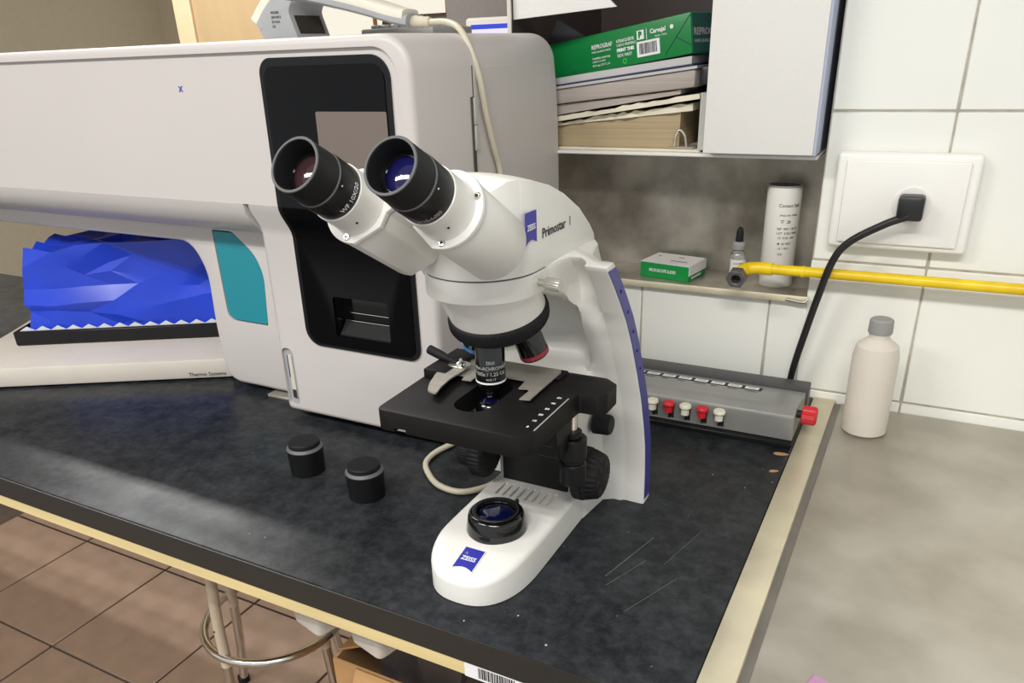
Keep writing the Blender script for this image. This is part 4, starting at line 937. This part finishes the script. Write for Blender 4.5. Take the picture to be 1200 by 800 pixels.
for s, xo, ze in ((1, 0.0362, 0.3918), (-1, -0.0368, 0.3903)):
    E_ = V((XM + xo, 0.381, ze)); EF = eye_frame(E_)
    hb = prism(house_poly(s), 0.0722, 0.139 if s > 0 else 0.144); bevel(hb, 0.0016, 2, 40)
    ho = obj('prism_housing', xf(hb, EF), 'scope', mi, sharp=30)
    fb_ = prism(house_poly(s, 0.0006), 0.0665, 0.0716); bevel(fb_, 0.0010, 2, 40)
    obj('flange', xf(fb_, EF), 'scope', ho, sharp=30)
    obj('flange_joint', xf(prism(house_poly(s, -0.0008), 0.0714, 0.0724), EF), 'grey_print', ho)
    obj('tube_collar', xf(lathe([(0.0222, 0.0668), (0.0210, 0.0640), (0.0207, 0.0500), (0.0205, 0.0425), (0.0190, 0.0420)], 48), EF), 'scope', ho)
    for a in ((25, -83, 160) if s > 0 else (155, -97, 20)):
        ra = math.radians(a); p = (0.0234 * math.cos(ra), 0.0234 * math.sin(ra))
        sc1 = obj('screw', xf(lathe([(0.0026, 0.0668), (0.0026, 0.0658), (0.0020, 0.0653), (0.0002, 0.0653)], 14), EF @ T(p[0], p[1], 0)), 'chrome', ho)
        obj('screw_socket', xf(cyl(0.0011, 0.06505, 0.0654, 6), EF @ T(p[0], p[1], 0)), 'bore', sc1)
    obj('set_screw', xf(cyl(0.0010, 0.0208, 0.0212, 8, 0, T(0, 0, 0.0545) @ RX(0) @ RZ(math.radians(-52)) @ RY(PI / 2)), EF), 'bore', ho)
    ep = obj('eyepiece', xf(lathe([(0.0192, 0.0430), (0.0196, 0.0422), (0.0196, 0.0232), (0.0190, 0.0222), (0.0180, 0.0222)], 56), EF), 'black', mi)
    obj('grip_ring', xf(ring_lathe(0.0194, 0.0165, 0.0206, 0.0222, 56, None, 0.0003), EF), 'cap_ring', ep)  # highlight at the groove put into a lighter grey all round
    cup = [(0.0165, 0.0203), (0.0188, 0.0203), (0.0190, 0.0195), (0.0184, 0.0020), (0.0183, 0.0004), (0.0178, 0.0), (0.0168, 0.0004), (0.0162, 0.0020), (0.0158, 0.0100), (0.0155, 0.0140)]
    rg = [[V((r * math.cos(2 * PI * k / 56), r * math.sin(2 * PI * k / 56), z)) for k in range(56)] for r, z in cup]
    obj('eyecup', xf(fin(loft(rg, cap=False)), EF), 'black_rubber', ep)
    obj('cup_rim', xf(ring_lathe(0.0184, 0.0166, -0.0003, 0.0009, 56, None, 0.0003), EF), 'panel_rim', ep)
    obj('lens_ring', xf(merge(ring_lathe(0.0157, 0.0128, 0.0132, 0.0150, 48, None, 0.0004), ring_lathe(0.0131, 0.0118, 0.0122, 0.0135, 48, None, 0.0003)), EF), 'black_gloss', ep)
    obj('lens', xf(lathe([(0.0122, 0.0140), (0.0100, 0.0131), (0.006, 0.0124), (0.003, 0.0121), (0.0002, 0.0120)], 36), EF), 'lens_blue' if s > 0 else 'lens_brown', ep)['label'] = 'blue-coated lens' if s > 0 else 'brown-coated lens'
    txt = 'WF 10X/20' if s < 0 else '3113-4-000'
    a0 = math.radians(-18) if s < 0 else math.radians(-62)
    obj('lettering', xf(text_wrap(txt, 0.0052 if s < 0 else 0.0042, Matrix.Identity(4), 0.0196, a0, 0.0395, flip=True, squeeze=0.92, mirror=True), EF), 'white_print' if s < 0 else 'grey_print', ep)
    obj('index_dot', xf(cyl(0.0006, 0.0192, 0.0199, 8, 0, T(0, 0, 0.0246) @ RZ(math.radians(-8)) @ RY(PI / 2)), EF), 'white_print', ep)

# stage
Z1 = 0.178; Z0 = 0.159
so1 = round_poly([(-0.3895, 0.4725), (-0.2550, 0.4725), (-0.2455, 0.4860), (-0.2430, 0.5700), (-0.2260, 0.5705), (-0.2200, 0.5785), (-0.2200, 0.6020), (-0.2330, 0.6120), (-0.3930, 0.6120)], [0.008, 0.006, 0.004, 0.003, 0.003, 0.002, 0.002, 0.003, 0.004], 5)
stg = prism(so1, Z0, Z1); bevel(stg, 0.0009, 2, 50)
stg = boolean(stg, [prism(rrect(-0.3340, -0.3000, 0.498, 0.568, 0.0168, 8), Z0 - 0.01, Z1 + 0.01), box(-0.372, -0.360, 0.46, 0.620, Z0 - 0.01, Z0 + 0.004)])
sg = obj('stage', stg, 'stage', mi, sharp=30)
obj('scale_line', box(-0.2474, -0.2462, 0.4885, 0.5560, Z1, Z1 + 0.0003), 'grey_print', sg)
for k in range(6):
    obj('lettering', text(str(50 - 10 * k) if k < 5 else '0', 0.0040, (-0.2545, 0.5525 - 0.0122 * k, Z1), (1, 0, 0), (0, 1, 0), align='CENTER', bold=0.0001), 'white_print', sg)
obj('slide_rail', merge(box(-0.3660, -0.2700, 0.588, 0.608, Z1, Z1 + 0.0030, 0.0006, 1), box(-0.3900, -0.3660, 0.548, 0.608, Z1, Z1 + 0.0085, 0.0010, 2)), 'stage', mi)
hp_ = [(-0.3700, 0.6045), (-0.2760, 0.6045), (-0.2735, 0.5995), (-0.2725, 0.5330), (-0.2815, 0.5310), (-0.2815, 0.5505), (-0.2850, 0.5530), (-0.2925, 0.5510), (-0.2945, 0.5690), (-0.3160, 0.5690), (-0.3400, 0.5690), (-0.3400, 0.5500), (-0.3490, 0.5490), (-0.3500, 0.5560), (-0.3600, 0.5580), (-0.3640, 0.5680), (-0.3700, 0.5720)]
hpl = prism(hp_, Z1 + 0.0031, Z1 + 0.0042)
obj('slide_holder', fin(hpl), 'silver', mi, sharp=30)
for (x, y) in ((-0.287, 0.5965), (-0.325, 0.5965)):
    obj('thumb_screw', merge(cyl(0.0020, Z1 + 0.0042, Z1 + 0.0082, 14), cyl(0.0026, Z1 + 0.0082, Z1 + 0.0115, 14, 0.0004)), 'iron', mi)
clp = round_poly([(-0.3590, 0.5080), (-0.3490, 0.5060), (-0.3530, 0.5200), (-0.3555, 0.5400), (-0.3545, 0.5640), (-0.3560, 0.5760), (-0.3700, 0.5775), (-0.3775, 0.5690), (-0.3745, 0.5460), (-0.3670, 0.5230)], 0.004, 4)
cpb = prism(clp, Z1 + 0.0062, Z1 + 0.0076)
cl_ = obj('slide_clip', cpb, 'silver', mi)
obj('clip_pivot', merge(cyl(0.0115, Z1 + 0.0078, Z1 + 0.0092, 28, 0.0004, T(-0.3640, 0.5700, 0) @ Matrix.Diagonal((1, 0.75, 1, 1))), lathe([(0.0050, Z1 + 0.0092), (0.0045, Z1 + 0.0108), (0.0018, Z1 + 0.0122), (0.0014, Z1 + 0.0145), (0.0001, Z1 + 0.0148)], 20, T(-0.3625, 0.5700, 0))), 'chrome', cl_)
obj('clip_handle', tube([(-0.3665, 0.5725, Z1 + 0.0085), (-0.3790, 0.5745, Z1 + 0.0105), (-0.3920, 0.5775, Z1 + 0.0125), (-0.4030, 0.5800, Z1 + 0.0145)], lambda t: 0.0022 + 0.0024 * min(1, t * 1.6), 14, 6), 'black_rubber', cl_)
# condenser seen through the opening
CF = T(XM, YM, 0)
obj('condenser', xf(lathe([(0.012, 0.128), (0.0150, 0.131), (0.0150, 0.150), (0.0145, 0.160), (0.0135, 0.166), (0.011, 0.1685), (0.0002, 0.1690)], 36), CF), 'black_gloss', mi)
obj('condenser_lens', xf(lathe([(0.0085, 0.1688), (0.005, 0.1702), (0.0002, 0.1707)], 28), CF), 'lamp_lens', mi)
# stage carrier
obj('carrier', box(-0.3560, -0.2815, 0.6290, 0.645, 0.0345, Z0 + 0.001, 0.0015, 2), 'black', mi)
obj('carrier_arm', box(-0.350, -0.288, 0.556, 0.6288, 0.130, Z0 + 0.0005, 0.0015, 2), 'black', mi)
# coaxial stage drive hanging under the right edge
SD = T(-0.2530, 0.5790, 0)
obj('drive_bracket', box(-0.2660, -0.2470, 0.5300, 0.5620, 0.1420, Z1 - 0.0005, 0.001, 1), 'black', mi)
obj('drive_bracket', box(-0.2750, -0.2530, 0.5500, 0.5780, 0.1200, 0.1500, 0.001, 1), 'black', mi)
obj('bracket_label', text('1', 0.008, (-0.2470, 0.5400, 0.1680), (0, 1, 0), (0, 0, 1)), 'white_print', mi)
obj('drive_shaft', xf(cyl(0.0044, 0.1330, Z0 + 0.002, 20), SD), 'chrome', mi)
obj('drive_knob', xf(merge(cyl(0.0085, 0.1300, 0.1365, 28, 0.0008), cyl(0.0130, 0.1085, 0.1298, 32, 0.0012)), SD), 'black', mi)['label'] = 'upper drive knob'
obj('drive_knob', xf(merge(cyl(0.0100, 0.1040, 0.1086, 28), cyl(0.0125, 0.0830, 0.1042, 32, 0.0012)), SD), 'black', mi)['label'] = 'lower drive knob'
# focus knobs
FYc, FZc = 0.6270, 0.0650
for s in (1, -1):
    FF = T(XM + s * 0.0480, FYc, FZc) @ RY(s * PI / 2)
    if s > 0:
        k1 = knurl([(0.0200, 0.0), (0.0264, 0.0035), (0.0272, 0.0050), (0.0272, 0.0120), (0.0262, 0.0135)], 34, 0.07, FF, 4)
        k2 = knurl([(0.0258, 0.0138), (0.0262, 0.0150), (0.0225, 0.0270), (0.0200, 0.0285), (0.0002, 0.0287)], 26, 0.06, FF, 4)
        fk = obj('focus_knob', merge(k1, k2), 'black_rubber', mi, sharp=50)
        for q in range(6):
            a = q * PI / 3
            obj('dimple', xf(prism(round_poly([(-0.0022, 0.010), (0.0022, 0.010), (0.0038, 0.0175), (-0.0038, 0.0175)], 0.0015, 3), 0.0287, 0.0290), FF @ RZ(a)), 'bore', fk)
    else:
        k1 = knurl([(0.0200, 0.0), (0.0268, 0.0030), (0.0272, 0.0045), (0.0272, 0.0165), (0.0255, 0.0180)], 36, 0.045, FF, 4)
        fk = obj('focus_knob', k1, 'black_rubber', mi, sharp=50)
        k2 = knurl([(0.0195, 0.0180), (0.0205, 0.0195), (0.0195, 0.0335), (0.0180, 0.0350), (0.0002, 0.0352)], 40, 0.03, FF, 4)
        obj('fine_focus', k2, 'black_rubber', fk, sharp=50)
FB = frame((XM + 0.0535, 0.6600, 0.1060), (1, 0, 0), (0, 1, 0))
obj('brightness_knob', knurl([(0.0085, 0.0), (0.0112, 0.0006), (0.0104, 0.0160), (0.0090, 0.0185), (0.0002, 0.0186)], 26, 0.05, FB, 4), 'black_rubber', mi, sharp=50)
obj('index_dot', cyl(0.0007, 0.0112, 0.0122, 8, 0, FB @ T(0, 0, 0.010) @ RZ(PI / 2) @ RY(PI / 2)), 'white_print', mi)
# small white sticker with three bars on the scooped spine
sk = obj('sticker', box(-0.3700, -0.3530, 0.6695, 0.6712, 0.150, 0.180, 0.0004, 1), 'white_print', mi)
obj('sticker_bar', merge(*[box(-0.3670 + 0.0042 * k, -0.3655 + 0.0042 * k, 0.6691, 0.6696, 0.162, 0.177) for k in range(3)]), 'black_print', sk)

# dust caps of the eyepieces lying on the bench
for i, (x, y, lb_) in enumerate(((-0.6110, 0.6035, 'black eyepiece dust cap farther from the microscope, left of its twin'), (-0.5095, 0.5865, 'black eyepiece dust cap nearer to the microscope foot, right of its twin'))):
    if i == 0:
        dc0 = thing('dust_cap', lb_, 'cap', (x, y, 0.0), 0, 'eyepiece dust caps on the bench')
        kids = [obj('skirt', lathe([(0.0195, 0.0003), (0.0203, 0.0010), (0.0212, 0.0310)], 44), 'black', dc0, local=True),
                obj('shoulder', lathe([(0.0212, 0.0310), (0.0214, 0.0318), (0.0192, 0.0345), (0.0186, 0.0346)], 44), 'cap_ring', dc0, local=True),
                obj('top', lathe([(0.0184, 0.0345), (0.0184, 0.0390), (0.0172, 0.0402), (0.0002, 0.0403)], 44), 'black_rubber', dc0, local=True)]
        kids[1]['label'] = 'lighter bevelled shoulder'
    else:
        r = dc0.copy(); COL.objects.link(r); r.location = (x, y, 0); r['label'] = lb_
        for k_ in kids:
            c = k_.copy(); COL.objects.link(c); c.parent = r

# ------------------------------------------------------------ under the bench
sl = thing('lab_stool', 'stool with chrome foot ring and cream legs under the bench', 'stool', (-1.06, 0.89, FZ))
SCX, SCY = -1.06, 0.89
obj('foot_ring', xf(tube([(0.142 * math.cos(2 * PI * k / 40), 0.142 * math.sin(2 * PI * k / 40), 0) for k in range(41)], 0.0085, 12, 0), T(SCX, SCY, -0.594)), 'chrome', sl)
for k in range(4):
    a = math.radians(267 + 90 * k); c, s = math.cos(a), math.sin(a)
    up_path = [(SCX + r * c, SCY + r * s, z) for r, z in ((0.115, -0.215), (0.124, -0.40), (0.132, -0.50), (0.1345, -0.62))]
    lg = obj('leg', tube(up_path, 0.0105, 12, 6), 'stool_white', sl)
    obj('leg_end', tube([(SCX + r * c, SCY + r * s, z) for r, z in ((0.1345, -0.62), (0.142, -0.72), (0.160, -0.845))], 0.0098, 12, 4), 'chrome', lg)['label'] = 'bare steel lower leg'
    for z in (-0.53, -0.60): obj('rivet', cyl(0.0018, 0, 0.002, 8, 0, frame((SCX + 0.1435 * c, SCY + 0.1435 * s, z), (c, s, 0), (0, 0, 1))), 'scan_dark', lg)
    obj('rubber_tip', cyl(0.013, FZ + 0.0003, FZ + 0.018, 14, 0.002, T(SCX + 0.161 * c, SCY + 0.161 * s, 0)), 'black_rubber', lg)
obj('seat', lathe([(0.02, -0.215), (0.150, -0.215), (0.158, -0.205), (0.158, -0.185), (0.150, -0.175), (0.0003, -0.172)], 40, T(SCX, SCY, 0)), 'black', sl)

for i, (x, y, a, lb_) in enumerate(((-0.563, 0.488, -14, 'white plastic bin fixed under the bench, left one of two'), (-0.482, 0.488, -14, 'white plastic bin fixed under the bench, right one of two'))):
    if i == 0:
        b0 = thing('hanging_bin', lb_, 'bin', (x, y, -0.0417), math.radians(a), 'white bins fixed under the bench')
        sh_ = prism(round_poly([(0, 0), (0.062, 0), (0.062, 0.15), (0, 0.15)], 0.010, 4), -0.082, -0.010)
        for v in sh_.verts:
            if v.co.z < -0.05: v.co.x = 0.031 + (v.co.x - 0.031) * 0.80; v.co.y = 0.075 + (v.co.y - 0.08) * 0.9
        bevel(sh_, 0.005, 3, 40, lambda e: all(v.co.z < -0.05 for v in e.verts))
        kb_ = [obj('tub', fin(sh_), 'tray_white', b0, local=True), obj('rim', prism(round_poly([(-0.003, -0.003), (0.065, -0.003), (0.065, 0.153), (-0.003, 0.153)], 0.010, 4), -0.0098, -0.0002), 'tray_white', b0, local=True)]
    else:
        r = b0.copy(); COL.objects.link(r); r.location = (x, y, -0.0417); r['label'] = lb_
        for k_ in kb_: c = k_.copy(); COL.objects.link(c); c.parent = r

cbx = thing('cardboard_box', 'open brown cardboard box standing on the floor under the bench', 'box', (-0.50, 0.80, FZ))
BX0, BX1_, BY0, BY1, BZ = -0.695, -0.300, 0.672, 0.960, -0.385
obj('base', box(BX0, BX1_, BY0, BY1, FZ + 0.0003, FZ + 0.005), 'card', cbx)
obj('side', box(BX0, BX0 + 0.004, BY0, BY1, FZ + 0.005, BZ), 'card', cbx)
obj('side', box(BX1_ - 0.004, BX1_, BY0, BY1, FZ + 0.005, BZ), 'card', cbx)
obj('side', box(BX0 + 0.004, BX1_ - 0.004, BY0, BY0 + 0.004, FZ + 0.005, BZ), 'card', cbx)
obj('side', box(BX0 + 0.004, BX1_ - 0.004, BY1 - 0.004, BY1, FZ + 0.005, BZ), 'card', cbx)
obj('flap', xf(box(0, 0.085, -0.26, 0.0, 0, 0.0035), T(BX0, BY1 - 0.01, BZ + 0.001) @ RY(math.radians(-28))), 'card', cbx)
obj('flap', xf(box(-0.15, 0.18, -0.095, 0, 0, 0.0035), T((BX0 + BX1_) / 2, BY0 - 0.001, BZ) @ RX(math.radians(62))), 'card', cbx)
for k, (x, l_) in enumerate(((-0.640, 0.05), (-0.628, 0.06), (-0.612, 0.045))):
    obj('torn_edge', xf(box(0, 0.0035, 0, l_, 0, 0.002), T(x, BY0 + 0.03, BZ + 0.012 + 0.006 * k) @ RZ(-0.5)), 'card_dark', cbx)
random.seed(5)
bg_ = crumple(-0.640, -0.400, 0.690, 0.930, -0.80, -0.330, 0.012)
tag(obj('waste_bag', bg_, 'bag_dark', loc=(-0.47, 0.81, -0.80), sharp=25), 'dark crumpled plastic bag filling the cardboard box', 'bag')

# ------------------------------------------------------------ room behind, seen over the analyser
fc = thing('tall_cupboard', 'tall beige cupboard with a pale frame in the far room, left', 'cupboard', (-2.29, 2.4, FZ))
obj('carcass', box(-2.415, -2.085, 2.215, 2.30, FZ, 1.55), 'beige', fc)
obj('door', box(-2.413, -2.087, 2.198, 2.214, FZ + 0.08, 1.54, 0.002, 1), 'beige', fc)
obj('frame_post', box(-2.500, -2.417, 2.190, 2.30, FZ, 1.56, 0.003, 1), 'beige_frame', fc)
gp2 = thing('office_partition', 'dark grey fabric partition standing in the far room', 'partition', (-1.30, 2.32, FZ))
obj('panel', box(-1.435, -1.165, 2.30, 2.34, FZ + 0.06, 0.95, 0.01, 2), 'far_grey', gp2)
for x in (-1.41, -1.19): obj('foot', box(x - 0.02, x + 0.02, 2.16, 2.48, FZ, FZ + 0.06, 0.005, 1), 'scan_dark', gp2)
dk = thing('far_desk', 'plain wooden desk in the far room under the monitor', 'desk', (-1.0, 2.0, FZ))
obj('top', box(-1.55, -0.45, 1.70, 2.25, -0.13, -0.10, 0.003, 1), 'orange_wood', dk)
for x in (-1.50, -0.50):
    for y in (1.74, 2.21): obj('leg', box(x - 0.02, x + 0.02, y - 0.02, y + 0.02, FZ, -0.13), 'scan_dark', dk)
mo = thing('computer_monitor', 'computer monitor with a lit pale screen and blue title bar', 'monitor', (-0.875, 1.95, -0.10), math.radians(6))
obj('shell', box(-0.262, 0.262, -0.012, 0.030, 0.275, 0.628, 0.008, 2), 'monitor_shell', mo, local=True)
sn = obj('screen', box(-0.245, 0.245, -0.0145, -0.0121, 0.295, 0.612), 'lit_screen', mo, local=True)
obj('title_bar', box(-0.245, 0.245, -0.0152, -0.0146, 0.601, 0.612), 'lit_blue', sn, local=True)
obj('neck', box(-0.03, 0.03, 0.0, 0.02, 0.012, 0.28), 'monitor_shell', mo, local=True)
obj('foot', box(-0.12, 0.12, -0.08, 0.09, 0.0003, 0.012, 0.004, 1), 'monitor_shell', mo, local=True)
oc = thing('office_chair', 'dark brown office chair back beyond the barcode scanner', 'chair', (-1.80, 2.75, FZ))
obj('backrest', xf(box(-0.20, 0.20, -0.03, 0.03, -0.28, 0.25, 0.09, 6), T(-1.80, 2.75, 0.335)), 'dark_brown', oc)
obj('back_stem', box(-1.82, -1.78, 2.74, 2.77, -0.42, 0.15), 'scan_dark', oc)
obj('seat', box(-2.03, -1.57, 2.40, 2.78, -0.47, -0.42, 0.02, 3), 'dark_brown', oc)
obj('column', cyl(0.03, FZ + 0.06, -0.47, 16, 0, T(-1.80, 2.60, 0)), 'scan_dark', oc)
for k in range(5):
    a = 2 * PI * k / 5; obj('base_arm', xf(box(0, 0.28, -0.02, 0.02, 0.0003, 0.05, 0.004, 1), T(-1.80, 2.60, FZ) @ RZ(a)), 'scan_dark', oc)
# lit window and shelves on the far wall
wn = struct('window_1', box(-4.70, -2.20, 4.590, 4.599, 0.25, 1.55), 'orange_wood', 'bright window in the far wall')
px_ = [(-4.66, -4.06), (-4.02, -3.42), (-3.38, -2.86), (-2.82, -2.24)]
for a, b in px_:
    for c, d_ in ((0.29, 0.88), (0.92, 1.51)): obj('pane', box(a, b, 4.582, 4.5895, c, d_), 'window_lit', wn)
struct('trim_1', box(-2.15, 2.1, 4.585, 4.599, 0.62, 0.66), 'orange_wood', 'orange wood rail on the far wall')
# ceiling luminaires
for i, (fx_, fy_, p_) in enumerate(FIXTURES):
    lum = thing('ceiling_lamp', ('twin tube ceiling lamp over the front of the bench', 'twin tube ceiling lamp over the left end of the bench', 'twin tube ceiling lamp above the tiled wall', 'twin tube ceiling lamp in the far room')[i], 'lamp', (fx_, fy_, 1.80))
    obj('housing', box(fx_ - 0.64, fx_ + 0.64, fy_ - 0.13, fy_ + 0.13, 1.745, 1.7998, 0.004, 1), 'fixture', lum)
    for dx in (-0.07, 0.07): obj('tube', cyl(0.013, -0.6, 0.6, 12, 0, T(fx_, fy_ + dx, 1.725) @ RY(PI / 2)), 'fixture', lum)
